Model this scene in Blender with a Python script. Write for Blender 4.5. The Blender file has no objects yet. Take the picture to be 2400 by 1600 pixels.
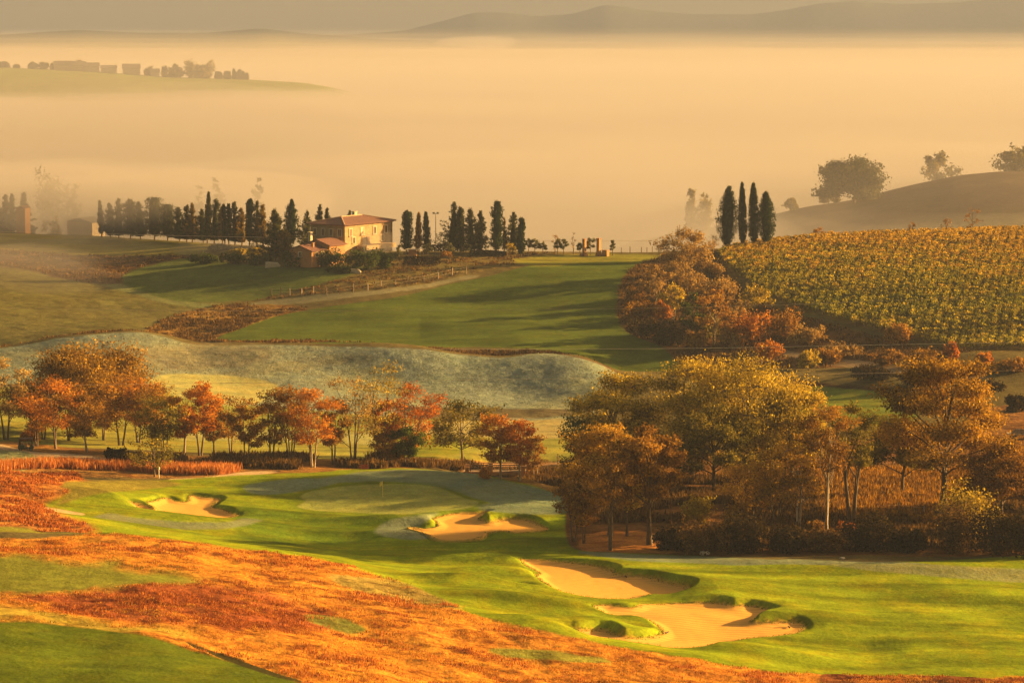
import bpy, math, random, zlib
import numpy as np
from mathutils import Vector, Matrix

scene = bpy.context.scene
COL = scene.collection
R = math.radians

# ------------------------------------------------------------------ camera
F = 6533.0; CX, CY = 1176.0, 784.0; HC = 100.0
PT = math.atan(744.0 / F); CP, SP = math.cos(PT), math.sin(PT)
cam_d = bpy.data.cameras.new("camera"); cam_d.lens = 100; cam_d.sensor_width = 36
cam_d.clip_start = 1; cam_d.clip_end = 30000
cam = bpy.data.objects.new("camera", cam_d); COL.objects.link(cam)
cam.location = (0, 0, HC); cam.rotation_euler = (math.pi / 2 - PT, 0, 0)
scene.camera = cam

def ray(u, v):
    """slopes of a sight line: x per metre of y, z per metre of y"""
    a = (np.asarray(u, float) - CX) / F; b = -(np.asarray(v, float) - CY) / F
    den = CP + b * SP
    return a / den, (-SP + b * CP) / den

def project(s, Y, z):
    dz = z - HC
    depth = Y * CP - dz * SP
    return CX + F * s * Y / depth, CY - F * (Y * SP + dz * CP) / depth

# ------------------------------------------------------------------ noise
def vnoise(x, y, seed=0):
    xi = np.floor(x); yi = np.floor(y)
    fx = x - xi; fy = y - yi
    fx = fx * fx * (3 - 2 * fx); fy = fy * fy * (3 - 2 * fy)
    xi = xi.astype(np.int64); yi = yi.astype(np.int64)
    def h(a, b):
        n = (a * 374761393 + b * 668265263 + seed * 974711) & 0x7fffffff
        n = ((n ^ (n >> 13)) * 1274126177) & 0x7fffffff
        n = n ^ (n >> 16)
        return (n & 0xffff) / 65535.0
    return ((h(xi, yi) * (1 - fx) + h(xi + 1, yi) * fx) * (1 - fy)
            + (h(xi, yi + 1) * (1 - fx) + h(xi + 1, yi + 1) * fx) * fy) * 2 - 1

def fbm(x, y, seed=0, o=3):
    t = 0; a = 1.0; tot = 0
    for i in range(o):
        t = t + a * vnoise(x * 2 ** i + 17.3 * i, y * 2 ** i - 9.1 * i, seed + i); tot += a; a *= .5
    return t / tot

def sstep(a, b, x):
    t = np.clip((x - a) / (b - a), 0, 1); return t * t * (3 - 2 * t)

# ------------------------------------------------------------------ terrain profile: contour lines (u, v, distance)
ROWS = [
 [(0, 0, 30, 9)], [(0, 0, 120, 38)],
 [(-300,1760,205),(0,1760,208),(600,1755,218),(1200,1750,240),(1800,1745,254),(2352,1745,258)],
 [(-300,1568,246),(0,1568,250),(400,1568,255),(700,1568,262),(1000,1568,272),(1400,1590,278),(1800,1610,280),(2352,1610,280)],
 [(-300,1236,322),(0,1232,325),(300,1228,330),(500,1250,332),(800,1300,330),(1050,1395,310),(1300,1455,303),(1480,1492,299),(1700,1530,297),(2000,1560,296),(2352,1568,296)],
 [(-300,1228,344),(0,1226,345),(300,1241,345),(500,1250,349),(800,1290,344),(1050,1352,325),(1300,1430,312),(1480,1480,304),(2000,1548,300),(2352,1556,300)],
 [(-300,1190,352),(0,1192,356),(200,1202,362),(500,1228,367),(800,1263,366),(1200,1270,364),(1600,1280,362),(2352,1300,356)],
 [(-300,1120,378),(0,1122,381),(200,1132,392),(400,1142,402),(700,1151,403),(1000,1151,403),(1300,1151,405),(1600,1168,396),(2000,1165,400),(2352,1165,400)],
 [(-300,1075,408),(0,1077,410),(300,1087,420),(600,1085,426),(950,1076,431),(1150,1100,424),(1270,1130,415),(1600,1105,428),(2352,1092,430)],
 [(-300,1030,436),(0,1032,440),(300,1052,438),(600,1062,440),(900,1070,446),(1000,1074,447),(1150,1112,446),(1290,1122,440),(1500,1075,446),(2000,1036,456),(2352,1030,458)],
 [(-300,985,480),(0,986,480),(600,1000,490),(1200,1002,491),(1600,982,500),(2000,965,500),(2352,962,496)],
 [(-300,900,520),(0,902,520),(400,902,530),(800,936,525),(1200,966,515),(1600,930,530),(1900,902,540),(2352,902,530)],
 [(-300,858,540),(0,852,541),(400,852,550),(800,872,550),(1200,902,545),(1500,882,550),(1900,872,555),(2352,857,550)],
 [(-300,830,562),(0,798,570),(150,775,575),(300,762,578),(370,772,575),(450,790,574),(600,792,572),(800,796,570),(950,800,568),(1070,815,565),(1150,820,563),(1240,811,565),(1330,820,562),(1420,860,560),(1600,852,568),(2000,832,570),(2352,812,566)],
 [(-300,830,596),(0,801,596),(150,781,600),(300,772,602),(450,793,597),(600,796,594),(800,801,592),(950,805,590),(1150,828,585),(1330,822,586),(1420,852,584),(1600,838,586),(2000,802,586),(2352,785,586)],
 [(-300,742,626),(0,742,626),(300,747,628),(450,781,612),(600,774,614),(950,788,605),(1200,782,605),(1450,792,606),(1700,792,606),(1850,772,602),(2100,762,596),(2352,742,596)],
 [(-300,680,660),(0,680,661),(300,682,670),(600,692,665),(900,692,655),(1200,692,655),(1500,702,650),(1650,692,650),(1850,690,642),(2100,680,634),(2352,662,634)],
 [(-300,610,706),(0,612,706),(300,627,702),(500,622,697),(700,612,692),(900,622,690),(1200,612,695),(1500,622,690),(1700,612,686),(1850,602,686),(2100,596,686),(2352,586,690)],
 [(-300,535,790),(0,535,790),(230,543,780),(500,562,748),(700,576,718),(900,580,716),(1200,580,725),(1350,582,728),(1500,583,728),(1650,574,722),(1800,560,724),(1950,546,729),(2100,542,735),(2352,531,741),(2700,520,746)],
 [(-300,0,830,74),(600,0,830,78),(1700,0,830,80),(2000,0,830,72),(2352,0,830,70)],
 [(-300,0,940,82),(900,0,940,88),(1700,0,940,82),(2000,0,940,76),(2352,0,940,72)],
 [(-300,0,1050,95),(1200,0,1050,95),(1500,0,1050,82),(1700,0,1050,76),(1850,480,1050),(1960,466,1050),(2060,440,1050),(2200,408,1050),(2300,398,1050),(2352,399,1050),(2500,408,1050),(2800,430,1050)],
 [(-300,0,1240,104),(1700,0,1240,100),(2100,0,1240,76),(2352,0,1240,74)],
 [(0,0,1900,112)],
 [(-300,0,2250,78),(300,0,2250,80),(650,0,2250,96),(800,0,2250,110),(1500,0,2250,112)],
 [(-300,147,2600),(0,155,2600),(200,164,2600),(400,178,2600),(560,183,2600),(700,191,2600),(770,203,2600),(900,240,2600),(1100,0,2600,112)],
 [(0,0,3000,108)],
 [(0,0,5200,100)],
 [(-300,86,6000),(0,80,6000),(180,69,6000),(330,76,6000),(480,76,6000),(600,66,6000),(700,78,6000),(900,92,6000),(1200,100,6000),(2352,100,6000)],
 [(-300,0,6500,90),(2352,0,6500,80)],
 [(-300,95,7000),(800,80,7000),(930,70,7000),(1010,50,7000),(1090,29,7000),(1170,30,7000),(1230,38,7000),(1310,33,7000),(1350,22,7000),(1390,9,7000),(1440,16,7000),(1500,26,7000),(1590,33,7000),(1720,34,7000),(1800,24,7000),(1880,8,7000),(1960,2,7000),(2080,8,7000),(2200,4,7000),(2352,-8,7000),(2600,-14,7000)],
 [(0,0,8500,60)],
]
SG = np.concatenate([np.linspace(-.34, -.2, 36)[:-1], np.linspace(-.2, .2, 890), np.linspace(.2, .34, 36)[1:]])
NS = len(SG)
def smooth1(a, k=9):
    ker = np.hanning(2 * k + 3)[1:-1]; ker /= ker.sum()
    return np.convolve(np.pad(a, k, mode='edge'), ker, 'valid')
rowY, rowZ = [], []
for i, row in enumerate(ROWS):
    s_, y_, z_ = [], [], []
    for p in row:
        u, v, Y = p[:3]
        if len(p) == 4:
            s_.append((u - CX) / F); y_.append(Y); z_.append(HC - p[3])
        else:
            s, m = ray(u, v); s_.append(float(s)); y_.append(Y); z_.append(HC + float(m) * Y)
    k = 9 if i > 26 else 14
    rowY.append(smooth1(np.interp(SG, s_, y_), k)); rowZ.append(smooth1(np.interp(SG, s_, z_), k))
rowY = np.array(rowY); rowZ = np.array(rowZ)
for k in range(1, len(rowY)):
    rowY[k] = np.maximum(rowY[k], rowY[k - 1] + 3)
def axis(*segs):
    out = []
    for a, b, d in segs: out.append(np.arange(a, b, d))
    return np.concatenate(out)
YG = axis((30, 190, 10), (190, 240, 1.0), (240, 300, .36), (300, 430, .46), (430, 800, .72), (800, 1100, 3), (1100, 2000, 14),
          (2000, 3000, 10), (3000, 5600, 60), (5600, 7400, 25), (7400, 8501, 100))
NY = len(YG)
h = np.diff(rowY, axis=0); dl = np.diff(rowZ, axis=0) / h
m = np.zeros_like(rowY)
w1 = 2 * h[1:] + h[:-1]; w2 = h[1:] + 2 * h[:-1]
ok = dl[1:] * dl[:-1] > 0
with np.errstate(all='ignore'):
    m[1:-1] = np.where(ok, (w1 + w2) / (w1 / dl[:-1] + w2 / dl[1:]), 0)
m[0] = dl[0]; m[-1] = dl[-1]
ZG = np.empty((NY, NS))
for j in range(NS):
    yk = rowY[:, j]
    idx = np.clip(np.searchsorted(yk, YG) - 1, 0, len(yk) - 2)
    hh = yk[idx + 1] - yk[idx]; t = np.clip((YG - yk[idx]) / hh, 0, 1)
    t2 = t * t; t3 = t2 * t
    ZG[:, j] = ((2*t3-3*t2+1) * rowZ[idx, j] + (t3-2*t2+t) * hh * m[idx, j] + (-2*t3+3*t2) * rowZ[idx+1, j] + (t3-t2) * hh * m[idx+1, j])
SS, YY = np.meshgrid(SG, YG); XX = SS * YY

def zat(s, Y, grid=None):
    g = ZG if grid is None else grid
    s = np.asarray(s, float); Y = np.asarray(Y, float)
    j = np.clip(np.searchsorted(SG, s) - 1, 0, NS - 2); i = np.clip(np.searchsorted(YG, Y) - 1, 0, NY - 2)
    a = np.clip((s - SG[j]) / (SG[j+1] - SG[j]), 0, 1); b = np.clip((Y - YG[i]) / (YG[i+1] - YG[i]), 0, 1)
    return (g[i, j]*(1-a) + g[i, j+1]*a)*(1-b) + (g[i+1, j]*(1-a) + g[i+1, j+1]*a)*b

YM = np.concatenate([np.arange(200, 800, .5), np.arange(800, 7500, 4)])
def hit(u, v, near=None):
    """ground point seen at a pixel (first hit, or the one nearest a given distance)"""
    s, mm = ray(u, v); s = float(s); mm = float(mm)
    d = zat(np.full_like(YM, s), YM) - (HC + mm * YM)
    c = np.where((d[1:] >= 0) & (d[:-1] < 0))[0]
    if len(c) == 0:
        k = int(np.argmax(d[:1100]))
    else:
        k = int(c[0]) if near is None else int(c[np.argmin(abs(YM[c] - near))])
    Y = YM[k] + .25
    return Vector((s * Y, Y, float(zat(s, Y))))
def at(u, Y):
    s = (u - CX) / F * 1.0
    for _ in range(4):
        z = float(zat(s, Y)); dep = Y * CP - (z - HC) * SP
        s = (u - CX) / F * dep / Y
    return Vector((s * Y, Y, float(zat(s, Y))))
def depth_of(p): return p.y * CP - (p.z - HC) * SP
def zray(v, Y): return HC + float(ray(CX, v)[1]) * Y

def spline(pts, n=5, closed=True):
    P = np.array(pts, float); N = len(P); out = []
    rng = range(N) if closed else range(N - 1)
    for i in rng:
        if closed: p0, p1, p2, p3 = P[i-1], P[i], P[(i+1) % N], P[(i+2) % N]
        else: p0, p1, p2, p3 = P[max(i-1, 0)], P[i], P[i+1], P[min(i+2, N-1)]
        for k in range(n):
            t = k / n
            out.append(.5*((2*p1) + (-p0+p2)*t + (2*p0-5*p1+4*p2-p3)*t*t + (-p0+3*p1-3*p2+p3)*t**3))
    if not closed: out.append(P[-1])
    return np.array(out)

def inside(px, py, poly):
    r = np.zeros(px.shape, bool); n = len(poly); j = n - 1
    for i in range(n):
        xi, yi = poly[i, 0], poly[i, 1]; xj, yj = poly[j, 0], poly[j, 1]
        if yi != yj:
            r ^= ((yi > py) != (yj > py)) & (px < (xj - xi) * (py - yi) / (yj - yi) + xi)
        j = i
    return r
def edge_dist(px, py, poly, val=None):
    best = np.full(px.shape, 1e9); bv = np.zeros(px.shape); bw = np.zeros(px.shape); n = len(poly)
    for i in range(n):
        a = poly[i]; b = poly[(i+1) % n]; d = b[:2] - a[:2]; L = d @ d + 1e-12
        t = np.clip(((px-a[0])*d[0] + (py-a[1])*d[1]) / L, 0, 1)
        q = (px-a[0]-t*d[0])**2 + (py-a[1]-t*d[1])**2
        best = np.minimum(best, q)
        if val is not None:
            w = 1 / (q + .35) ** 2; bv += w * (val[i]*(1-t) + val[(i+1) % n]*t); bw += w
    return np.sqrt(best), bv / np.maximum(bw, 1e-9)

# ------------------------------------------------------------------ mounds and bunkers
ZB = ZG.copy()
MOUNDS = [(215,1152,11,5,1.5),(130,1190,9,4,.7),(1150,1112,12,6,.9),(700,1106,10,4,.6),(890,1198,7,3,1.1),
          (880,1228,6,2.5,.7),(1120,1292,9,2.6,1.1),(1150,1322,8,2.4,1.0),(1085,1340,9,3,.9),(1240,1392,9,2.6,1.2),(1170,1425,7,2.6,.8),(1250,1440,5,2,.5),
          (600,1180,13,3.5,.6),(450,1205,12,3.5,.7),(700,1215,16,4,.5),(1080,1252,12,3,.5),(1240,1240,8,3,.5),(1700,1300,20,5,.7),(2100,1310,18,4,.9),(2050,1420,14,5,.8),(1760,1500,8,3,.8),(2250,1370,16,5,.6),(1330,1178,6,3,.6),(1150,1160,10,3,.5)]
for u, v, sx, sy, hh in MOUNDS:
    p = hit(u, v)
    ZG += hh * np.exp(-((XX-p.x)/sx)**2 - ((YY-p.y)/sy)**2)
BUNKERS = {
 'b1': ([(298,1166,.2),(300,1161,.4),(310,1162,.5),(337,1168,.7),(358,1175,.3),(343,1165,.8),(333,1155,.9),(353,1150,.9),(370,1144,.9),(387,1143,.8),(403,1150,.6),(420,1152,.6),(432,1150,.6),(434,1138,.7),(453,1138,.7),(480,1142,.8),(507,1146,.9),(493,1158,1.0),(490,1166,1.1),(510,1171,1.1),(533,1181,.8),(547,1184,.4),(533,1190,0),(500,1193,0),(467,1191,0),(400,1186,0),(350,1181,0),(317,1176,.1)]),
 'b2': ([(933,1213,.2),(947,1210,.6),(973,1213,.8),(1001,1210,1.1),(1004,1203,1.1),(995,1194,1),(1009,1187,.8),(1043,1180,.4),(1086,1179,.4),(1123,1179,.6),(1111,1186,1.1),(1103,1193,1.3),(1123,1200,1.3),(1145,1196,1.2),(1185,1194,1),(1219,1197,.9),(1242,1206,.8),(1259,1213,.3),(1242,1217,.1),(1199,1220,.3),(1179,1221,.5),(1157,1218,.6),(1123,1221,.5),(1117,1227,.4),(1100,1235,.1),(1043,1240,0),(1001,1237,.1),(978,1228,.6),(958,1221,.7)]),
 'b3': ([(1194,1289,.2),(1234,1289,.3),(1284,1293,.6),(1334,1298,.8),(1374,1304,1),(1409,1313,1.3),(1414,1320,1.3),(1449,1323,1.3),(1494,1328,1.4),(1534,1340,1.7),(1584,1355,2.0),(1579,1367,1.4),(1534,1371,.3),(1494,1369,.3),(1454,1376,.1),(1384,1378,.1),(1324,1373,.1),(1284,1365,.4),(1254,1345,.7),(1229,1325,.7),(1239,1318,.8),(1224,1308,.7),(1204,1298,.4)]),
 'b5': ([(1159,1347,.3),(1180,1343,.5),(1210,1346,.5),(1231,1356,.2),(1200,1355,0),(1175,1351,0)]),
 'b4': ([(1365,1399,.3),(1371,1394,.3),(1399,1395,.5),(1424,1399,.6),(1454,1401,.5),(1474,1394,.3),(1511,1391,.3),(1549,1389,.5),(1586,1389,.8),(1649,1389,1.3),(1686,1394,1.3),(1724,1393,1.3),(1761,1399,1.3),(1774,1404,1.2),(1749,1414,1.7),(1726,1427,2.0),(1749,1429,2.0),(1799,1427,1.9),(1836,1429,1.3),(1851,1439,.5),(1824,1452,.1),(1786,1456,.1),(1749,1457,.1),(1699,1462,.3),(1661,1469,.5),(1636,1482,.5),(1624,1488,.3),(1574,1490,0),(1524,1487,0),(1474,1477,0),(1411,1467,0),(1361,1462,0),(1324,1452,.1),(1301,1434,.8),(1336,1436,1.7),(1394,1438,2.0),(1414,1452,2.0),(1436,1459,2.0),(1474,1459,1.8),(1511,1451,1.3),(1521,1444,1.0),(1511,1433,.8),(1486,1423,.7),(1449,1417,.6),(1399,1414,.4)]),
}
bunk_world = {}
for nm, pts in BUNKERS.items():
    sp = spline(pts, 4)
    W = []
    for u, v, l in sp:
        s, mm = ray(u, v)
        d = zat(np.full_like(YM[:600], float(s)), YM[:600], ZB) - (HC + float(mm) * YM[:600])
        c = np.where((d[1:] >= 0) & (d[:-1] < 0))[0]; k = c[0]
        f = d[k] / (d[k] - d[k+1]); Y = YM[k] + .5 * f
        W.append((float(s) * Y, Y))
    bunk_world[nm] = (np.array(W), np.clip(sp[:, 2], 0, 2))
LIPK = {'b1': .55, 'b2': .55, 'b3': .58, 'b5': .4, 'b4': .58}
BMASK = np.zeros(ZG.shape); BID = np.zeros(ZG.shape, np.int8)
for bi, (nm, (W, lip)) in enumerate(bunk_world.items()):
    x0, x1 = W[:, 0].min() - 14, W[:, 0].max() + 14; y0, y1 = W[:, 1].min() - 14, W[:, 1].max() + 14
    ii = np.where((YG > y0) & (YG < y1))[0]; sl = slice(ii[0], ii[-1] + 1)
    jj = np.where((SG > x0 / y0 - .01) & (SG < x1 / y0 + .01))[0]; sj = slice(jj[0], jj[-1] + 1)
    x = XX[sl, sj]; y = YY[sl, sj]
    ins = inside(x, y, W); d, lv = edge_dist(x, y, W, lip)
    sd = np.where(ins, -d, d)
    # flatten sand onto the unbumped ground, raise the lips outside it
    keep = sstep(-2.0, 2.5, sd)
    base = ZB[sl, sj] - .22 * sstep(0, -1.6, sd)
    zz = base + (ZG[sl, sj] - ZB[sl, sj]) * keep
    zz = zz + lv * LIPK.get(nm, .66) * sstep(-.2, 1.0, sd) * np.exp(-(np.maximum(sd - 1.0, 0) / 7.5) ** 2)
    ZG[sl, sj] = zz
    BMASK[sl, sj] = np.maximum(BMASK[sl, sj], sstep(.22, -.12, sd))
    BID[sl, sj] = np.where(sd < .05, bi + 1, BID[sl, sj])
# green is flat-ish and smooth; mark later
# long undulations everywhere on the course and hills
und = .62 * fbm(XX / 24, YY / 15, 3, 2) * sstep(300, 340, YY) * sstep(470, 430, YY)
hil = 1.6 * fbm((XX + .6 * YY) / 29, YY / 36, 14, 2) * sstep(520, 545, YY) * sstep(585, 570, YY)
fie = 1.1 * fbm(XX / 60, YY / 34, 12, 3) * sstep(590, 620, YY) * sstep(745, 700, YY)
frg = .85 * fbm(XX / 17, YY / 13, 21, 3) * sstep(345, 325, YY) * sstep(215, 240, YY)
far = (5 * fbm(XX / 260, YY / 260, 31, 4)) * sstep(2600, 2900, YY) + 14 * fbm(XX / 500, YY / 900, 33, 4) * sstep(6050, 6500, YY)
ZG = ZG + und * (1 - BMASK) + hil + fie + frg + far * .25
PU, PV = project(SS, YY, ZG)
# ------------------------------------------------------------------ ground cover (albedo + cover type per vertex)
ALB = np.zeros(ZG.shape + (3,), np.float32)
# masks: R frost, G tussocky dry grass, B sand, A mown turf
MSK = np.zeros(ZG.shape + (4,), np.float32)
KIND = np.zeros(ZG.shape, np.int8)
ALB[:] = (.12, .10, .04)
MSK[..., 1] = .25
WU = fbm(XX / 4.0, YY / 9.0, 51, 3); WV = fbm(XX / 4.0, YY / 9.0, 57, 3)
TURF = (.18, .25, .011); TURFD = (.10, .165, .012); DRY = (.48, .215, .034); FROST = (.19, .235, .18); SANDC = (.64, .375, .095)
def region(poly, y0, y1, col, frost=0, dry=0, mow=0, kind=None, feather=5, wob=5, amt=1.0, sm=4, wv=.5):
    P = spline(poly, sm) if sm else np.array(poly, float)
    ii = np.where((YG > y0) & (YG < y1))[0]; sl = slice(ii[0], ii[-1] + 1)
    pu = PU[sl] + WU[sl] * wob; pv = PV[sl] + WV[sl] * wob * wv
    bb = ((pu > P[:, 0].min() - 30) & (pu < P[:, 0].max() + 30) & (pv > P[:, 1].min() - 30) & (pv < P[:, 1].max() + 30))
    if not bb.any(): return
    x = pu[bb]; y = pv[bb]
    ins = inside(x, y, P)
    # distance in the picture plane, rows stretched so feathering is even on the ground
    P2 = P * np.array([1, 3.0]); d, _ = edge_dist(x, y * 3.0, P2)
    w = sstep(-feather, feather, np.where(ins, d, -d)) * amt
    A = ALB[sl]; M = MSK[sl]
    A[bb] = A[bb] * (1 - w[:, None]) + np.array(col, np.float32) * w[:, None]
    M[bb] = M[bb] * (1 - w[:, None]) + np.array((frost, dry, 0, mow), np.float32) * w[:, None]
    if kind is not None:
        K = KIND[sl]; kk = K[bb]; kk[w > .5] = kind; K[bb] = kk
G, FW, GR, PA, CF, SA, VI = 0, 1, 2, 3, 4, 5, 6
# distance bands first
far_ = sstep(800, 900, YY)[..., None]; ALB[:] = ALB * (1 - far_) + np.array((.15, .135, .05), np.float32) * far_
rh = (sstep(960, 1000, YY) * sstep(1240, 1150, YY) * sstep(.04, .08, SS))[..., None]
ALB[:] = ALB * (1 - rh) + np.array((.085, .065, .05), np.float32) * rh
lh = (sstep(2200, 2300, YY) * sstep(2800, 2700, YY))[..., None]; ALB[:] = ALB * (1 - lh) + np.array((.16, .19, .05), np.float32) * lh
mt = sstep(5600, 5900, YY)[..., None]; ALB[:] = ALB * (1 - mt) + np.array((.05, .06, .065), np.float32) * mt
# --- middle distance, back to front
region([(-400,530),(230,533),(470,555),(460,580),(390,592),(200,588),(0,576),(-400,575)], 690, 800, (.17,.16,.035), dry=.3, mow=.3)
region([(-400,572),(0,574),(200,587),(400,586),(470,582),(340,618),(270,652),(150,640),(0,612),(-400,600)], 640, 780, (.085,.05,.028), dry=.8, feather=9)
region([(-400,605),(0,618),(150,640),(270,660),(400,692),(640,702),(520,772),(372,770),(300,758),(0,796),(-400,800)], 585, 720, (.12,.115,.04), dry=.45, feather=9)
region([(240,655),(320,655),(420,690),(560,705),(560,712),(400,700),(300,672)], 600, 720, (.15,.17,.07), dry=.2, feather=6)
region([(275,640),(420,595),(620,612),(900,612),(900,640),(700,672),(560,690),(400,690)], 600, 735, (.085,.115,.032), mow=.2, dry=.2, feather=8)
region([(780,640),(900,600),(1010,592),(1200,581),(1330,582),(1260,600),(1100,625),(950,655),(700,690),(560,700),(620,680)], 600, 735, (.145,.115,.04), dry=.6, feather=8)
region([(600,690),(900,662),(1080,632),(1080,640),(900,672),(620,702)], 600, 700, (.20,.19,.11), dry=.1, feather=4)
region([(335,760),(420,720),(520,700),(700,705),(640,735),(520,775),(420,780),(372,772)], 585, 690, (.24,.145,.04), dry=.9, feather=8)
region([(500,782),(560,752),(650,722),(760,703),(900,684),(1010,658),(1120,634),(1260,600),(1380,590),(1512,591),(1500,618),(1450,640),(1425,680),(1425,740),(1480,768),(1535,800),(1582,838),(1570,875),(1420,865),(1330,822),(1200,800),(1000,797),(850,793),(700,787)], 570, 735, (.078,.115,.022), mow=.5, kind=CF, feather=4, wob=3)  # darker albedo: the field's shade is put into its crop colour
region([(1180,596),(1300,585),(1512,586),(1500,604),(1380,600),(1250,612)], 680, 735, (.19,.20,.035), mow=.6, kind=CF, feather=8)
# right slope
region([(1430,640),(1515,590),(1660,575),(1660,610),(1720,680),(1850,730),(2000,770),(2180,805),(2500,815),(2500,870),(2000,880),(1850,880),(1600,850),(1520,795),(1425,745)], 570, 735, (.135,.075,.03), dry=.8, feather=6)
region([(1640,585),(1660,572),(1790,557),(1950,543),(2100,538),(2352,528),(2800,515),(2800,810),(2352,806),(2190,802),(2010,760),(1860,722),(1760,685),(1700,645)], 570, 745, (.17,.125,.04), dry=.5, kind=VI, feather=6)
region([(1740,790),(1850,812),(2000,830),(2160,850),(2352,880),(2500,890),(2500,905),(2352,897),(2150,868),(2000,848),(1850,830)], 545, 610, (.22,.165,.10), feather=5)
region([(1560,862),(1620,840),(1800,870),(2050,890),(2352,905),(2352,925),(2050,912),(1800,892)], 535, 590, (.07,.045,.025), dry=.5, feather=8)
region([(1800,925),(1815,893),(1900,888),(2010,900),(2065,915),(2110,950),(2080,972),(1990,978),(1870,968)], 490, 560, (.13,.175,.03), mow=1, kind=FW, feather=5)
region([(2230,940),(2352,930),(2600,935),(2600,1000),(2352,1002),(2250,985)], 470, 545, (.26,.135,.05), dry=.8, feather=6)
region([(2180,1004),(2352,1008),(2600,1010),(2600,1030),(2352,1028),(2200,1020)], 455, 490, (.28,.22,.15), kind=PA, feather=3)
# hollow and ditch behind the frosty hills
region([(368,776),(500,786),(700,783),(900,795),(1100,805),(1240,806),(1330,824),(1200,832),(1070,822),(950,806),(700,801),(450,797)], 573, 615, (.075,.05,.03), dry=.7, feather=4)
region([(-400,800),(0,796),(150,770),(300,755),(380,768),(460,792),(300,782),(0,806)], 580, 615, (.09,.06,.03), dry=.7, feather=5)
region([(1240,812),(1330,818),(1430,858),(1410,880),(1330,838)], 555, 592, (.09,.06,.035), dry=.6, feather=4)
# frosty hills
region([(-400,835),(0,800),(150,775),(300,762),(372,772),(455,792),(600,793),(800,797),(950,801),(1070,816),(1150,822),(1240,812),(1330,822),(1425,862),(1400,910),(1345,965),(1200,972),(950,962),(700,940),(560,930),(420,915),(350,890),(200,880),(-400,880)], 515, 578, FROST, frost=.75, dry=.35, feather=4, wob=3)
region([(330,805),(400,790),(520,792),(640,805),(600,835),(480,850),(380,850),(330,835)], 515, 578, (.22,.18,.09), frost=.35, dry=.5, feather=24, amt=.7, wob=16)
region([(640,830),(760,815),(880,815),(820,835),(700,850),(560,868),(440,872),(540,850)], 515, 578, (.19,.18,.10), frost=.4, dry=.5, feather=22, amt=.7, wob=16)
region([(920,935),(1100,935),(1300,940),(1330,955),(1150,962),(960,958)], 512, 560, (.13,.11,.06), dry=.5, feather=6)
# flat fairways beyond the trees
region([(-400,880),(0,890),(200,885),(350,885),(420,912),(560,930),(700,940),(950,962),(1200,970),(1345,965),(1345,1045),(1200,1058),(900,1060),(600,1052),(300,1040),(0,1015),(-400,1010)], 452, 540, (.23,.24,.04), mow=.8, frost=.12, kind=FW, feather=5)
region([(350,868),(400,858),(520,862),(600,872),(640,890),(600,925),(520,930),(420,912),(350,885)], 500, 560, (.40,.40,.13), frost=.3, mow=.5, kind=FW, feather=8)  # sunlit strip painted in as a brighter yellow ground colour
region([(930,975),(1050,968),(1200,966),(1345,962),(1345,1000),(1200,1005),(1000,998)], 470, 530, (.38,.33,.12), frost=.3, dry=.25, mow=.4, feather=7)
region([(420,992),(560,985),(800,992),(950,1000),(950,1022),(800,1018),(560,1012),(420,1010)], 470, 510, (.30,.31,.10), frost=.3, mow=.7, kind=FW, feather=7)
region([(900,1010),(1060,1008),(1060,1040),(960,1048),(880,1040)], 455, 505, (.2,.24,.03), mow=1, kind=FW, feather=6)
# tree belt ground
region([(-400,1005),(0,1012),(200,1032),(400,1045),(600,1052),(800,1055),(900,1050),(1000,1052),(1200,1065),(1300,1070),(1290,1125),(1180,1115),(1050,1080),(950,1074),(800,1080),(600,1088),(400,1098),(0,1092),(-400,1090)], 405, 475, (.27,.15,.045), dry=.8, feather=5)
region([(930,1054),(1080,1062),(1330,1062),(1330,1076),(1080,1072),(930,1066)], 430, 480, (.32,.19,.10), feather=4, dry=.2)
region([(1120,1085),(1290,1065),(1350,1060),(1350,1130),(1270,1130),(1180,1108)], 420, 470, (.07,.05,.03), dry=.5, feather=5)
region([(-60,1010),(0,1019),(70,1036),(170,1041),(300,1063),(360,1066),(300,1072),(190,1054),(70,1046),(-60,1042)], 400, 470, (.42,.32,.2), kind=PA, feather=3, wob=2)
region([(395,1099),(480,1095),(540,1085),(590,1081),(640,1083),(570,1092),(500,1101),(400,1103)], 395, 450, (.45,.34,.2), kind=PA, feather=3, wob=2)
region([(-400,1030),(0,1034),(80,1045),(110,1062),(60,1078),(0,1079),(-400,1078)], 400, 460, (.17,.2,.09), frost=.35, mow=.6, kind=FW, feather=5)
# right wood floor
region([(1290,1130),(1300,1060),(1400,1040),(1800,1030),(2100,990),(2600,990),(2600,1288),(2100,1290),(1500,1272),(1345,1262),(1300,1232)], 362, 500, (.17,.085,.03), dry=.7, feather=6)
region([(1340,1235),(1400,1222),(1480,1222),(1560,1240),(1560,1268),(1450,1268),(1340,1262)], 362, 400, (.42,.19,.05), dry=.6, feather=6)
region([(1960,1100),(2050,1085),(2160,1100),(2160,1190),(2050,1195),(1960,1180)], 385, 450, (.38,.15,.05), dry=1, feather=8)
region([(2260,1297),(2352,1284),(2600,1280),(2600,1305),(2352,1303)], 345, 372, (.40,.13,.05), dry=.8, feather=5)
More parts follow.
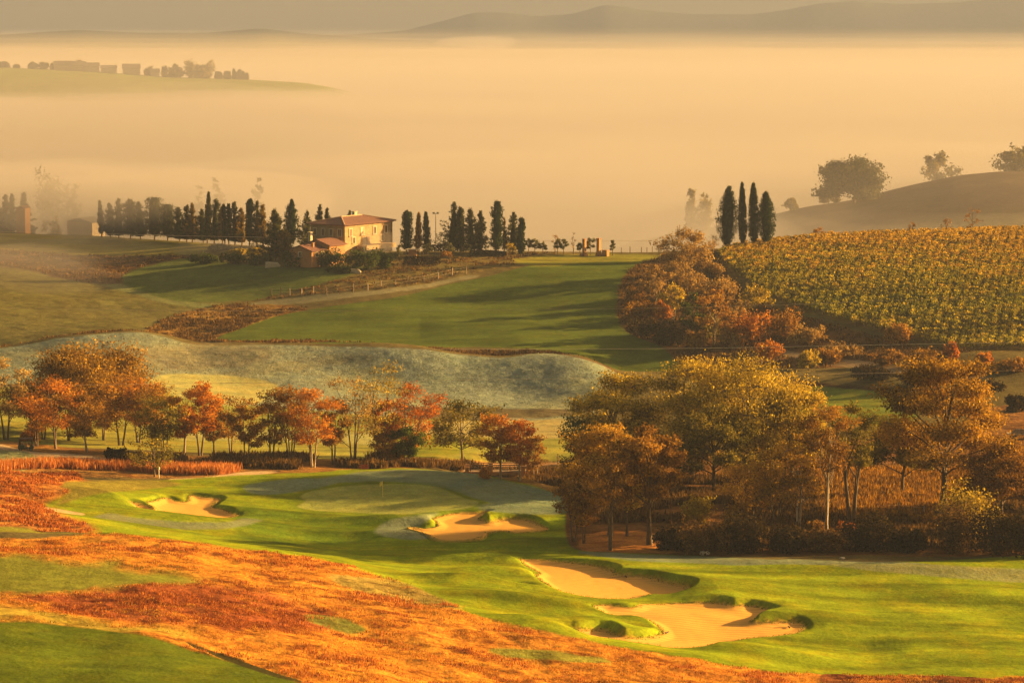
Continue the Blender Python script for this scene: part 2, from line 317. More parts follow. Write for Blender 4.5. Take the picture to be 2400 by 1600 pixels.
# --- the golf hole
region([(-400,1186),(0,1190),(200,1200),(205,1238),(350,1236),(500,1255),(800,1304),(1050,1402),(1300,1458),(1480,1496),(1850,1548),(2600,1572),(2600,1292),(2000,1292),(1500,1272),(1340,1264),(1300,1234),(1285,1140),(1150,1098),(1000,1074),(850,1077),(700,1084),(550,1091),(380,1102),(290,1108),(200,1112),(150,1130),(95,1152),(130,1180),(60,1190)], 290, 440, TURF, mow=1, kind=FW, feather=4, wob=3)
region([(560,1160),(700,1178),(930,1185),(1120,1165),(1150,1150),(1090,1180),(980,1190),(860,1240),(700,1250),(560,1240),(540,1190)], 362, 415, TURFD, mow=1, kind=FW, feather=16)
region([(560,1118),(640,1102),(760,1095),(840,1082),(950,1078),(1060,1084),(1160,1102),(1285,1136),(1292,1165),(1180,1160),(1110,1150),(1030,1122),(900,1106),(780,1108),(690,1128),(600,1135)], 395, 440, (.14,.20,.12), frost=.45, mow=.4, kind=FW, feather=7)
region([(1100,1158),(1200,1155),(1290,1160),(1290,1180),(1180,1178),(1110,1172)], 385, 410, (.14,.20,.12), frost=.45, mow=.5, kind=FW, feather=7)
region([(860,1222),(905,1192),(1000,1176),(1000,1186),(960,1208),(990,1232),(930,1238)], 365, 400, (.15,.21,.13), frost=.45, mow=.4, kind=FW, feather=8)
region([(1330,1266),(1500,1274),(1800,1284),(2100,1292),(2100,1300),(1700,1296),(1450,1286)], 352, 372, (.13,.19,.12), frost=.4, mow=.5, kind=FW, feather=5)
region([(1900,1296),(2100,1294),(2352,1306),(2600,1312),(2600,1330),(2352,1336),(2100,1318)], 340, 366, (.19,.22,.07), frost=.35, mow=.5, kind=FW, feather=7)
region([(250,1178),(330,1192),(500,1200),(560,1190),(600,1196),(500,1215),(350,1212),(200,1200)], 368, 400, (.15,.19,.09), frost=.3, mow=.6, kind=FW, feather=8)
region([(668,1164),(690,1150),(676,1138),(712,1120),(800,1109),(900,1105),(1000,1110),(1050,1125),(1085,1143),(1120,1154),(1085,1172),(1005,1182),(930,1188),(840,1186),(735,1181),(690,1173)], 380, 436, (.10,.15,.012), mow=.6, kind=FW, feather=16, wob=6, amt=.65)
region([(683,1162),(702,1150),(690,1140),(718,1126),(800,1115),(900,1111),(990,1115),(1030,1127),(1068,1143),(1100,1152),(1075,1166),(1000,1174),(930,1180),(850,1178),(750,1174),(700,1168)], 380, 432, (.27,.315,.07), mow=.3, frost=.15, kind=GR, feather=5, wob=2)
# left bank of fescue
region([(-400,1082),(0,1086),(150,1088),(205,1108),(195,1128),(130,1148),(95,1162),(160,1188),(215,1212),(165,1226),(0,1206),(-400,1200)], 335, 425, (.44,.19,.045), dry=.8, feather=26, wob=24)
region([(150,1108),(330,1102),(420,1112),(330,1124),(220,1136),(130,1160),(160,1130)], 370, 430, (.22,.2,.035), dry=.35, mow=.3, feather=9)
region([(100,1164),(130,1168),(190,1178),(185,1182),(120,1174)], 360, 400, (.5,.36,.19), feather=2, wob=1)
region([(-400,1206),(0,1208),(110,1222),(200,1226),(180,1244),(90,1250),(0,1252),(-400,1252)], 330, 362, (.19,.2,.03), mow=.6, dry=.2, kind=FW, feather=6)
# --- foreground hillside
region([(-400,1228),(0,1238),(150,1230),(230,1222),(330,1229),(500,1250),(800,1301),(900,1337),(1050,1402),(1300,1457),(1480,1495),(1700,1532),(1850,1548),(2100,1564),(2600,1580),(2600,1900),(-400,1900)], 200, 341, DRY, dry=1, feather=7, wob=12)
region([(-400,1268),(0,1272),(150,1290),(300,1300),(400,1312),(470,1335),(380,1354),(150,1362),(0,1366),(-400,1366)], 250, 330, (.17,.19,.03), dry=.3, feather=40, wob=34)
region([(-400,1366),(0,1364),(180,1355),(420,1345),(500,1350),(300,1362),(100,1372),(0,1376)], 250, 330, (.30,.28,.04), dry=.3, feather=6)
region([(0,1368),(150,1362),(330,1344),(440,1340),(560,1348),(650,1368),(740,1400),(800,1440),(660,1455),(480,1446),(300,1425),(150,1402),(0,1380)], 240, 330, (.27,.085,.03), dry=1, feather=36, wob=34)
region([(-400,1388),(0,1392),(120,1412),(260,1432),(420,1452),(420,1466),(260,1450),(120,1436),(0,1424),(-400,1420)], 230, 310, (.36,.28,.045), dry=.6, feather=26, wob=24)
region([(-400,1430),(0,1428),(100,1432),(230,1444),(340,1462),(450,1495),(560,1528),(690,1568),(820,1640),(820,1900),(-400,1900)], 200, 300, (.088,.128,.012), mow=.6, dry=.15, feather=6)
region([(425,1474),(470,1488),(560,1518),(640,1545),(690,1560),(690,1566),(630,1553),(550,1527),(460,1494)], 240, 300, (.05,.045,.015), feather=2, wob=1)
region([(700,1410),(760,1412),(840,1440),(800,1452),(720,1430)], 260, 320, (.17,.18,.04), dry=.6, feather=8)
region([(1130,1488),(1250,1492),(1380,1510),(1400,1522),(1260,1515),(1140,1500)], 270, 310, (.25,.25,.045), dry=.6, feather=7)
region([(760,1320),(900,1330),(1000,1368),(1060,1398),(1000,1396),(900,1370),(800,1350)], 300, 345, (.30,.23,.06), dry=.9, feather=9)
region([(1880,1560),(2000,1552),(2200,1553),(2352,1560),(2600,1568),(2600,1700),(2000,1700)], 250, 300, (.22,.085,.03), dry=1, feather=5)
# sand
b = BMASK[..., None].astype(np.float32)
ALB[:] = ALB * (1 - b) + np.array(SANDC, np.float32) * b
MSK[:] = MSK * (1 - b) + np.array((0, 0, 1, 0), np.float32) * b
KIND[BMASK > .5] = SA
# tussock relief
dry = MSK[..., 1] * sstep(900, 760, YY)
ZG = ZG + dry * (.20 * fbm(XX / 2.2, YY / 1.6, 71, 2) + .30 * fbm(XX / 7, YY / 5, 73, 2))
ZG = ZG + (MSK[..., 3] * .028 * fbm(XX / 1.25, YY / 1.1, 79, 3) + MSK[..., 2] * .018 * fbm(XX / .9, YY / .9, 80, 2)) * sstep(620, 560, YY)
ZG = ZG + MSK[..., 0] * sstep(480, 520, YY) * .09 * fbm(XX / 2.2, YY / 1.8, 77, 2)

# ------------------------------------------------------------------ materials
def newmat(name):
    m = bpy.data.materials.new(name); m.use_nodes = True
    nt = m.node_tree; nt.nodes.clear()
    out = nt.nodes.new('ShaderNodeOutputMaterial')
    return m, nt, out
def nd(nt, t, **kw):
    n = nt.nodes.new(t)
    for k, v in kw.items(): setattr(n, k, v)
    return n
def mixc(nt, a, b, fac, mode='MIX'):
    n = nd(nt, 'ShaderNodeMix', data_type='RGBA', blend_type=mode)
    for sock, val in ((n.inputs[0], fac), (n.inputs[6], a), (n.inputs[7], b)):
        if hasattr(val, 'is_linked') or isinstance(val, bpy.types.NodeSocket): nt.links.new(val, sock)
        elif isinstance(val, (int, float)): sock.default_value = val
        else: sock.default_value = tuple(val) + (1,) * (4 - len(val))
    return n.outputs[2]
def mth(nt, op, a, b=None, c=None, clamp=False):
    n = nd(nt, 'ShaderNodeMath', operation=op, use_clamp=clamp)
    for i, val in enumerate((a, b, c)):
        if val is None: continue
        if isinstance(val, bpy.types.NodeSocket): nt.links.new(val, n.inputs[i])
        else: n.inputs[i].default_value = val
    return n.outputs[0]
def noise(nt, vec, scale, detail=3, rough=.55):
    n = nd(nt, 'ShaderNodeTexNoise'); n.inputs['Scale'].default_value = scale
    n.inputs['Detail'].default_value = detail; n.inputs['Roughness'].default_value = rough
    nt.links.new(vec, n.inputs['Vector']); return n.outputs['Fac']
def rampf(nt, fac, a, b, lo=0., hi=1.):
    n = nd(nt, 'ShaderNodeMapRange', clamp=True)
    nt.links.new(fac, n.inputs[0]); n.inputs[1].default_value = a; n.inputs[2].default_value = b
    n.inputs[3].default_value = lo; n.inputs[4].default_value = hi; return n.outputs[0]

def ground_material():
    m, nt, out = newmat('ground_cover')
    co = nd(nt, 'ShaderNodeTexCoord').outputs['Object']
    alb = nd(nt, 'ShaderNodeAttribute', attribute_name='albedo').outputs['Color']
    ma = nd(nt, 'ShaderNodeAttribute', attribute_name='cover')
    sep = nd(nt, 'ShaderNodeSeparateColor'); nt.links.new(ma.outputs['Color'], sep.inputs[0])
    frost, dry, sand, mow = sep.outputs[0], sep.outputs[1], sep.outputs[2], ma.outputs['Alpha']
    n1 = noise(nt, co, .09, 4); n2 = noise(nt, co, .6, 5, .65); n3 = noise(nt, co, 2.6, 3, .7)
    notsand = mth(nt, 'SUBTRACT', 1.0, sand)
    # broad and fine variation of tone
    v = mth(nt, 'MULTIPLY', rampf(nt, n1, .3, .7, .80, 1.2), rampf(nt, n2, .3, .7, .82, 1.18))
    v = mth(nt, 'MULTIPLY', v, rampf(nt, n3, .3, .7, .74, 1.26))
    vv = nd(nt, 'ShaderNodeMix', data_type='FLOAT'); nt.links.new(notsand, vv.inputs[0]); vv.inputs[2].default_value = 1.0; nt.links.new(v, vv.inputs[3])
    vc = nd(nt, 'ShaderNodeCombineColor'); [nt.links.new(vv.outputs[0], vc.inputs[i]) for i in range(3)]
    c = mixc(nt, alb, vc.outputs[0], 1.0, 'MULTIPLY')
    # turf: patches leaning to yellow
    c = mixc(nt, c, mixc(nt, c, (1.35, 1.05, .8), 1.0, 'MULTIPLY'), mth(nt, 'MULTIPLY', mow, rampf(nt, noise(nt, co, .22, 4, .6), .45, .68)))
    # long streaks across the slope: shadow streaks painted into the turf colour
    mpn = nd(nt, 'ShaderNodeMapping'); mpn.inputs['Scale'].default_value = (.035, .24, .1); nt.links.new(co, mpn.inputs[0])
    stk = rampf(nt, noise(nt, mpn.outputs[0], 1.0, 5, .62), .36, .64, .62, 1.22)
    sc3 = nd(nt, 'ShaderNodeCombineColor'); [nt.links.new(stk, sc3.inputs[i]) for i in range(3)]
    c = mixc(nt, c, mixc(nt, c, sc3.outputs[0], 1.0, 'MULTIPLY'), mow)
    # dry grass: maroon thatch showing between the straw
    mpd = nd(nt, 'ShaderNodeMapping'); mpd.inputs['Scale'].default_value = (.20, .42, .3); nt.links.new(co, mpd.inputs[0])
    hole = rampf(nt, noise(nt, mpd.outputs[0], 1.0, 6, .72), .47, .62)
    c = mixc(nt, c, mixc(nt, c, (.36, .26, .28), 1.0, 'MULTIPLY'), mth(nt, 'MULTIPLY', dry, hole))
    straw = rampf(nt, noise(nt, co, .11, 5, .7), .50, .68)
    c = mixc(nt, c, mixc(nt, c, (1.25, 1.5, 1.25), 1.0, 'MULTIPLY'), mth(nt, 'MULTIPLY', mth(nt, 'MULTIPLY', dry, straw), .8))
    # hoar frost on the blades
    fn = mth(nt, 'MULTIPLY', frost, rampf(nt, noise(nt, co, 1.1, 6, .8), .42, .60))
    c = mixc(nt, c, (.27, .34, .34), mth(nt, 'MULTIPLY', fn, .6))
    fd = mth(nt, 'MULTIPLY', frost, rampf(nt, noise(nt, co, .8, 5, .75), .52, .62))
    c = mixc(nt, c, (.075, .095, .05), mth(nt, 'MULTIPLY', fd, .4))
    sun_ = mth(nt, 'MULTIPLY', frost, rampf(nt, noise(nt, co, .045, 4, .6), .46, .62)); c = mixc(nt, c, (.31, .30, .13), mth(nt, 'MULTIPLY', sun_, .6))  # yellow sunlit patches painted into the frosted ground
    # raked sand
    wv = nd(nt, 'ShaderNodeTexWave', wave_type='RINGS', rings_direction='SPHERICAL'); wv.inputs['Scale'].default_value = .32; wv.inputs['Distortion'].default_value = 9; wv.inputs['Detail'].default_value = 2; wv.inputs['Detail Scale'].default_value = .25
    nt.links.new(co, wv.inputs['Vector'])
    sv = mth(nt, 'MULTIPLY', sand, rampf(nt, wv.outputs['Fac'], .55, 1.0, 0, .42))
    c = mixc(nt, c, mixc(nt, c, (.62, .5, .4), 1.0, 'MULTIPLY'), sv)
    b = nd(nt, 'ShaderNodeBump'); b.inputs['Distance'].default_value = .35
    hgt = mth(nt, 'ADD', mth(nt, 'MULTIPLY', n3, .5), n2); nt.links.new(hgt, b.inputs['Height'])
    st = mth(nt, 'ADD', mth(nt, 'MULTIPLY', notsand, .22), mth(nt, 'MULTIPLY', mth(nt, 'ADD', dry, frost), .5)); st = mth(nt, 'ADD', st, .04); nt.links.new(st, b.inputs['Strength'])
    p = nd(nt, 'ShaderNodeBsdfDiffuse'); nt.links.new(c, p.inputs['Color']); nt.links.new(b.outputs[0], p.inputs['Normal'])
    nt.links.new(p.outputs[0], out.inputs[0]); return m
M_GROUND = ground_material()

def mat_noise(name, a, b, scale=1.0, rough=.8, metallic=0, bump=0.0, stretch=None):
    m, nt, out = newmat(name)
    co = nd(nt, 'ShaderNodeTexCoord').outputs['Object']
    if stretch:
        mp = nd(nt, 'ShaderNodeMapping'); mp.inputs['Scale'].default_value = stretch; nt.links.new(co, mp.inputs[0]); co = mp.outputs[0]
    n = noise(nt, co, scale, 4, .6)
    c = mixc(nt, a, b, rampf(nt, n, .35, .65))
    p = nd(nt, 'ShaderNodeBsdfPrincipled'); p.inputs['Roughness'].default_value = rough; p.inputs['Metallic'].default_value = metallic
    nt.links.new(c, p.inputs['Base Color'])
    if bump:
        bb = nd(nt, 'ShaderNodeBump'); bb.inputs['Strength'].default_value = bump; bb.inputs['Distance'].default_value = .05
        nt.links.new(n, bb.inputs['Height']); nt.links.new(bb.outputs[0], p.inputs['Normal'])
    nt.links.new(p.outputs[0], out.inputs[0]); return m
def mat_brick(name, a, b, mortar, scale=1.0, w=.5, hgt=.25):
    m, nt, out = newmat(name)
    tc = nd(nt, 'ShaderNodeTexCoord').outputs['Object']
    # bricks laid along whichever way the wall runs
    sx = nd(nt, 'ShaderNodeSeparateXYZ'); nt.links.new(tc, sx.inputs[0])
    cx = nd(nt, 'ShaderNodeCombineXYZ'); nt.links.new(mth(nt, 'ADD', sx.outputs[0], sx.outputs[1]), cx.inputs[0]); nt.links.new(sx.outputs[2], cx.inputs[1])
    t = nd(nt, 'ShaderNodeTexBrick'); nt.links.new(cx.outputs[0], t.inputs['Vector']); t.inputs['Scale'].default_value = scale
    t.inputs['Color1'].default_value = a + (1,); t.inputs['Color2'].default_value = b + (1,); t.inputs['Mortar'].default_value = mortar + (1,)
    t.inputs['Brick Width'].default_value = w; t.inputs['Row Height'].default_value = hgt; t.inputs['Mortar Size'].default_value = .015
    c = mixc(nt, t.outputs['Color'], (.55, .5, .45), mth(nt, 'MULTIPLY', rampf(nt, noise(nt, tc, .8, 4), .45, .7), .6), 'MULTIPLY')
    p = nd(nt, 'ShaderNodeBsdfPrincipled'); p.inputs['Roughness'].default_value = .9; nt.links.new(c, p.inputs['Base Color'])
    nt.links.new(p.outputs[0], out.inputs[0]); return m
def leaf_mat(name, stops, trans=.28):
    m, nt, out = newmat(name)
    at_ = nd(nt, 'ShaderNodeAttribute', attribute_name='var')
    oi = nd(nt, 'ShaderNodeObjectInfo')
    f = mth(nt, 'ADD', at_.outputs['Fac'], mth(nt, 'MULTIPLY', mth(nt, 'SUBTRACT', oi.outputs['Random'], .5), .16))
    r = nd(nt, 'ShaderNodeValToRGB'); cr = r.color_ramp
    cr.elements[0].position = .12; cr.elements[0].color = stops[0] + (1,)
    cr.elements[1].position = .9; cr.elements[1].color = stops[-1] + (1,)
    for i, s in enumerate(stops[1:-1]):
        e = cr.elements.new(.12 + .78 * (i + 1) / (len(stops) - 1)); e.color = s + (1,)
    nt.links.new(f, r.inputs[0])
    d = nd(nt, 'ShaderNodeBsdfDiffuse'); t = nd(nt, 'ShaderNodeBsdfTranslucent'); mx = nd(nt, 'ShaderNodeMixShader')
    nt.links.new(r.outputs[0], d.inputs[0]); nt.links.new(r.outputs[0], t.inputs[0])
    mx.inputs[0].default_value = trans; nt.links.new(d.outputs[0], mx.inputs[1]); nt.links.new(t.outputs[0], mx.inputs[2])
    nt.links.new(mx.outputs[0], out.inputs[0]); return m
LM = {k: leaf_mat('leaves_' + k, v) for k, v in dict(
    gold=[(.10,.09,.013),(.42,.31,.028),(.76,.55,.055)], orange=[(.22,.08,.012),(.50,.195,.02),(.72,.35,.035)],
    red=[(.20,.055,.010),(.47,.155,.015),(.68,.29,.03)], amber=[(.10,.062,.013),(.40,.23,.024),(.70,.43,.045)], tan=[(.14,.085,.03),(.31,.195,.055),(.50,.33,.09)], brown=[(.09,.048,.014),(.28,.145,.022),(.48,.27,.04)],
    olive=[(.05,.052,.012),(.16,.135,.018),(.36,.27,.035)], yellow=[(.26,.19,.02),(.48,.36,.03),(.66,.50,.06)],
    pale=[(.22,.14,.05),(.38,.25,.07),(.52,.36,.1)], cypress=[(.012,.024,.010),(.03,.05,.016),(.07,.085,.022)],
    conifer=[(.024,.034,.013),(.065,.07,.023),(.15,.125,.035)], goldcon=[(.09,.065,.014),(.19,.125,.02),(.34,.21,.035)],
    dark=[(.014,.012,.006),(.035,.026,.011),(.075,.05,.018)], green=[(.02,.035,.008),(.05,.075,.014),(.10,.13,.025)],
    russet=[(.10,.05,.012),(.33,.165,.022),(.58,.33,.04)], umber=[(.05,.03,.012),(.12,.07,.022),(.22,.13,.04)], greygreen=[(.06,.065,.03),(.12,.12,.05),(.2,.19,.08)],
    vine_orange=[(.10,.08,.018),(.48,.29,.03),(.70,.47,.045)], vine_mixed=[(.04,.05,.012),(.30,.26,.025),(.72,.50,.045)], vine_yellow=[(.05,.07,.012),(.28,.26,.025),(.62,.50,.055)],
    straw=[(.30,.115,.02),(.63,.30,.04),(.84,.52,.09)], straw_red=[(.10,.026,.012),(.34,.10,.026),(.60,.25,.05)], straw_green=[(.09,.09,.02),(.24,.21,.035),(.46,.34,.07)],
    edge=[(.05,.075,.008),(.14,.19,.016),(.24,.28,.02)], frostgrass=[(.06,.08,.04),(.23,.27,.20),(.38,.42,.33)], reed=[(.30,.10,.03),(.52,.21,.055),(.70,.34,.10)]).items()}
M = dict(
    bark=mat_noise('bark', (.05,.035,.022), (.13,.09,.055), 6, .95, bump=.5, stretch=(1,1,.2)),
    pale_bark=mat_noise('pale_bark', (.15,.11,.07), (.38,.30,.20), 5, .9, bump=.3, stretch=(1,1,.3)),
    stone=mat_brick('farmhouse_stone', (.36,.25,.125), (.27,.185,.095), (.33,.26,.16), 1.0, .55, .28),
    brick=mat_brick('red_brick', (.42,.17,.06), (.34,.13,.05), (.36,.25,.15), 1.0, .3, .1),
    roof=mat_noise('terracotta_tiles', (.10,.042,.032), (.19,.08,.055), 2.2, .85, bump=.6, stretch=(1,4,1)),
    ridge=mat_noise('ridge_tiles', (.40,.25,.15), (.5,.33,.2), 3, .85), trim=mat_noise('pale_trim', (.52,.42,.28), (.6,.5,.36), 3, .8),
    glass=mat_noise('window_dark', (.03,.022,.018), (.06,.045,.035), 2, .25), shutter=mat_noise('shutter_wood', (.12,.06,.03), (.2,.1,.05), 6, .7),
    wood=mat_noise('weathered_wood', (.20,.14,.09), (.36,.27,.18), 8, .9, stretch=(1,1,.15)), darkwood=mat_noise('dark_wood', (.06,.035,.022), (.12,.07,.04), 8, .9),
    white=mat_noise('white_paint', (.62,.58,.5), (.75,.72,.64), 4, .6), yellow=mat_noise('yellow_cloth', (.7,.55,.08), (.8,.62,.1), 8, .8),
    metal=mat_noise('galvanised_metal', (.16,.15,.13), (.28,.26,.22), 6, .5, .6), wire=mat_noise('cable', (.7,.6,.42), (.8,.68,.5), 2, .6),
    red=mat_noise('red_paint', (.30,.04,.025), (.42,.07,.04), 5, .6), cartgreen=mat_noise('dark_green_paint', (.012,.03,.018), (.025,.05,.03), 4, .35),
    black=mat_noise('black_rubber', (.012,.012,.012), (.03,.028,.025), 8, .8), seat=mat_noise('seat_vinyl', (.22,.18,.12), (.3,.25,.17), 6, .6),
    stonepale=mat_noise('pale_stone', (.38,.33,.25), (.55,.48,.37), 3, .95, bump=.5), plaster=mat_noise('pale_plaster', (.42,.36,.26), (.52,.45,.33), 1.2, .9),
    greyroof=mat_noise('grey_tiles', (.12,.10,.09), (.2,.17,.14), 1.5, .9), orangebrick=mat_brick('orange_brick', (.42,.19,.06), (.35,.15,.05), (.34,.22,.11), 1.0, .3, .1),
)

# ------------------------------------------------------------------ mesh helpers
def link(o, parent=None):
    COL.objects.link(o)
    if parent is not None: o.parent = parent
    return o
def np_mesh(name, verts, faces, mat=None, var=None, smooth=False):
    """faces: (n,k) int array, or list of lists"""
    me = bpy.data.meshes.new(name)
    verts = np.asarray(verts, np.float32)
    if isinstance(faces, np.ndarray):
        n, k = faces.shape
        me.vertices.add(len(verts)); me.vertices.foreach_set('co', verts.ravel())
        me.loops.add(n * k); me.loops.foreach_set('vertex_index', faces.ravel().astype(np.int32))
        me.polygons.add(n); me.polygons.foreach_set('loop_start', (np.arange(n) * k).astype(np.int32))
        me.update(calc_edges=True)
    else:
        me.from_pydata([tuple(v) for v in verts], [], faces); me.update()
    if var is not None:
        a = me.attributes.new('var', 'FLOAT', 'FACE'); a.data.foreach_set('value', np.asarray(var, np.float32))
    if smooth: me.polygons.foreach_set('use_smooth', np.ones(len(me.polygons), bool))
    if mat is not None: me.materials.append(mat)
    return me
def tag(o, label=None, cat=None, group=None, kind=None):
    if label: o['label'] = label
    if cat: o['category'] = cat
    if group: o['group'] = group
    if kind: o['kind'] = kind
    return o
def thing(name, label, cat, loc=(0, 0, 0), rz=0, scale=None, group=None, kind=None):
    o = bpy.data.objects.new(name, None); o.location = loc; o.rotation_euler = (0, 0, rz)
    if scale is not None: o.scale = scale
    o.empty_display_size = .2
    return tag(link(o), label, cat, group, kind)
def child(name, mesh, parent): return link(bpy.data.objects.new(name, mesh), parent)

class MB:
    def __init__(self): self.v = []; self.f = []
    def add(self, v, f):
        b = len(self.v); self.v += [tuple(x) for x in v]; self.f += [[i + b for i in q] for q in f]; return self
    def box(self, c, size, rz=0, rx=0, taper=1.0):
        x, y, z = size[0] / 2, size[1] / 2, size[2] / 2
        mt = Matrix.Translation(Vector(c)) @ Matrix.Rotation(rz, 4, 'Z') @ Matrix.Rotation(rx, 4, 'X')
        p = [(-x,-y,-z),(x,-y,-z),(x,y,-z),(-x,y,-z),(-x*taper,-y*taper,z),(x*taper,-y*taper,z),(x*taper,y*taper,z),(-x*taper,y*taper,z)]
        return self.add([mt @ Vector(q) for q in p], [[0,3,2,1],[4,5,6,7],[0,1,5,4],[1,2,6,5],[2,3,7,6],[3,0,4,7]])
    def tube(self, pts, r, n=6, cap=True):
        pts = [Vector(p) for p in pts]; rr = r if isinstance(r, (list, tuple)) else [r] * len(pts)
        v = []; f = []
        for i, p in enumerate(pts):
            d = (pts[min(i+1, len(pts)-1)] - pts[max(i-1, 0)]).normalized()
            a = d.orthogonal().normalized() if abs(d.z) > .9 else d.cross(Vector((0,0,1))).normalized()
            b = d.cross(a)
            for k in range(n):
                t = 2 * math.pi * k / n; v.append(p + (a * math.cos(t) + b * math.sin(t)) * rr[i])
        for i in range(len(pts) - 1):
            for k in range(n):
                f.append([i*n+k, i*n+(k+1) % n, (i+1)*n+(k+1) % n, (i+1)*n+k])
        if cap: f.append(list(range(n))[::-1]); f.append([(len(pts)-1)*n+k for k in range(n)])
        return self.add(v, f)
    def prism(self, prof, y0, y1):
        """profile in x,z extruded along y"""
        n = len(prof); v = [(x, y0, z) for x, z in prof] + [(x, y1, z) for x, z in prof]
        f = [[i, (i+1) % n, n+(i+1) % n, n+i] for i in range(n)] + [list(range(n))[::-1], [n+i for i in range(n)]]
        return self.add(v, f)
    def mesh(self, name, mat, smooth=False):
        me = bpy.data.meshes.new(name); me.from_pydata(self.v, [], self.f)
        import bmesh
        bm = bmesh.new(); bm.from_mesh(me); bmesh.ops.recalc_face_normals(bm, faces=bm.faces); bm.to_mesh(me); bm.free()
        if smooth: me.polygons.foreach_set('use_smooth', np.ones(len(me.polygons), bool))
        me.materials.append(mat); return me
    def part(self, name, mat, parent, smooth=False): return child(name, self.mesh(name, mat, smooth), parent)

# ------------------------------------------------------------------ ground sheets, one per cover
V = np.stack([XX, YY, ZG], -1).reshape(-1, 3).astype(np.float32)
fi = (np.arange(NY - 1)[:, None] * NS + np.arange(NS - 1)[None]).ravel()
Q = np.stack([fi, fi + 1, fi + 1 + NS, fi + NS], 1).astype(np.int32)
KF = KIND[:-1, :-1].ravel().copy(); BF = BID[:-1, :-1].ravel()
A4 = np.concatenate([ALB.reshape(-1, 3), np.ones((NS * NY, 1), np.float32)], 1); M4 = MSK.reshape(-1, 4)
# vertex normals of the whole sheet, so the seams between covers stay smooth
dzx = np.gradient(ZG, axis=1) / np.gradient(XX, axis=1)
gy = np.gradient(ZG, axis=0) / np.gradient(YY, axis=0); dxy = np.gradient(XX, axis=0) / np.gradient(YY, axis=0)
NRM = np.stack([-dzx, -(gy - dzx * dxy), np.ones_like(ZG)], -1); NRM /= np.linalg.norm(NRM, axis=-1, keepdims=True); NRM = NRM.reshape(-1, 3)
def sheet(name, sel, label=None):
    q = Q[sel]
    if len(q) == 0: return
    used, inv = np.unique(q.ravel(), return_inverse=True)
    me = np_mesh(name, V[used], inv.reshape(-1, 4).astype(np.int32), M_GROUND, smooth=True)
    for an, arr in (('albedo', A4), ('cover', M4)):
        a = me.attributes.new(an, 'FLOAT_COLOR', 'POINT'); a.data.foreach_set('color', arr[used].ravel().astype(np.float32))
    me.normals_split_custom_set_from_vertices(NRM[used].tolist())
    o = link(bpy.data.objects.new(name, me)); tag(o, label, None, None, 'structure'); return o
YF = np.repeat(YG[:-1], NS - 1); SF = np.tile(SG[:-1], NY - 1)
farf = YF > 800
KF[farf] = 0
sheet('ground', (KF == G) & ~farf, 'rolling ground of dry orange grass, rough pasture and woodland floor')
sheet('valley_ground', farf & (YF < 2000), 'misty valley with a bare brown hill behind the vineyard')
sheet('far_hill', farf & (YF >= 2000) & (YF < 4000), 'green hillside rising out of the fog at the left')
sheet('mountains', farf & (YF >= 4000), 'pale blue mountain ridges on the horizon')
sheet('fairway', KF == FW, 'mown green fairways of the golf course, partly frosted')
sheet('putting_green', KF == GR, 'pale smooth putting green around the flag')
sheet('cart_path', KF == PA, 'sandy cart path')
sheet('crop_field', KF == CF, 'sloping green field of young crop below the farmhouse')
sheet('vineyard_soil', KF == VI, 'brown soil under the vineyard')
BL = {1: 'sand bunker left of the putting green', 2: 'mostly shaded sand bunker right below the putting green', 3: 'large sand bunker in the foreground nearest the wood',
      4: 'tiny strip of sand left of the large upper bunker', 5: 'largest sand bunker nearest the camera with raked curves'}
for k, lb in BL.items(): sheet('sand_bunker', (KF == SA) & (BF == k), lb)
_ = sheet('sand_bunker', (KF == SA) & (BF == 0))
del V, Q
# ------------------------------------------------------------------ vegetation
def tubes_np(segs, n=5):
    """segs: list of (points (k,3), radii (k)); returns verts, quads"""
    Vs = []; Fs = []; base = 0
    ang = np.arange(n) * 2 * np.pi / n; ca, sa = np.cos(ang), np.sin(ang)
    for pts, rad in segs:
        pts = np.asarray(pts, float); k = len(pts)
        d = np.gradient(pts, axis=0); d /= np.linalg.norm(d, axis=1, keepdims=True) + 1e-9
        ref = np.array([0.31, .95, 0.02]); a = np.cross(d, ref); a /= np.linalg.norm(a, axis=1, keepdims=True) + 1e-9
        b = np.cross(d, a)
        v = pts[:, None] + (a[:, None] * ca[None, :, None] + b[:, None] * sa[None, :, None]) * np.asarray(rad)[:, None, None]
        Vs.append(v.reshape(-1, 3))
        i = np.arange(k - 1)[:, None] * n; j = np.arange(n)[None]; j2 = (j + 1) % n
        Fs.append(np.stack([i + j, i + j2, i + n + j2, i + n + j], -1).reshape(-1, 4) + base); base += k * n
    return np.concatenate(Vs), np.concatenate(Fs).astype(np.int32)

def leaf_quads(P, size, rng, up=.35, aspect=1.6, outward=None, ow=.6, rand=1.0):
    N = len(P)
    nrm = rng.normal(size=(N, 3)) * rand + np.array([0, 0, up])
    if outward is not None: nrm = nrm + outward * ow * 1.5
    nrm /= np.linalg.norm(nrm, axis=1, keepdims=True)
    t = np.cross(nrm, rng.normal(size=(N, 3))); t /= np.linalg.norm(t, axis=1, keepdims=True) + 1e-9
    b = np.cross(nrm, t)
    s = size * rng.uniform(.6, 1.35, N)[:, None]
    v = np.stack([P - t*s*aspect*.5, P - b*s*.42 + t*s*.1, P + t*s*aspect*.5, P + b*s*.42 + t*s*.1], 1)
    return v.reshape(-1, 3), np.arange(N * 4).reshape(N, 4).astype(np.int32)

def curve_pts(a, b, rng, n=4, bow=.12, lift=0.0):
    a = np.asarray(a, float); b = np.asarray(b, float); L = np.linalg.norm(b - a)
    t = np.linspace(0, 1, n)[:, None]
    off = rng.normal(size=3) * bow * L; off[2] = abs(off[2]) * .4 - lift * L
    return a * (1-t) + b * t + off * (4 * t * (1 - t)) * .5

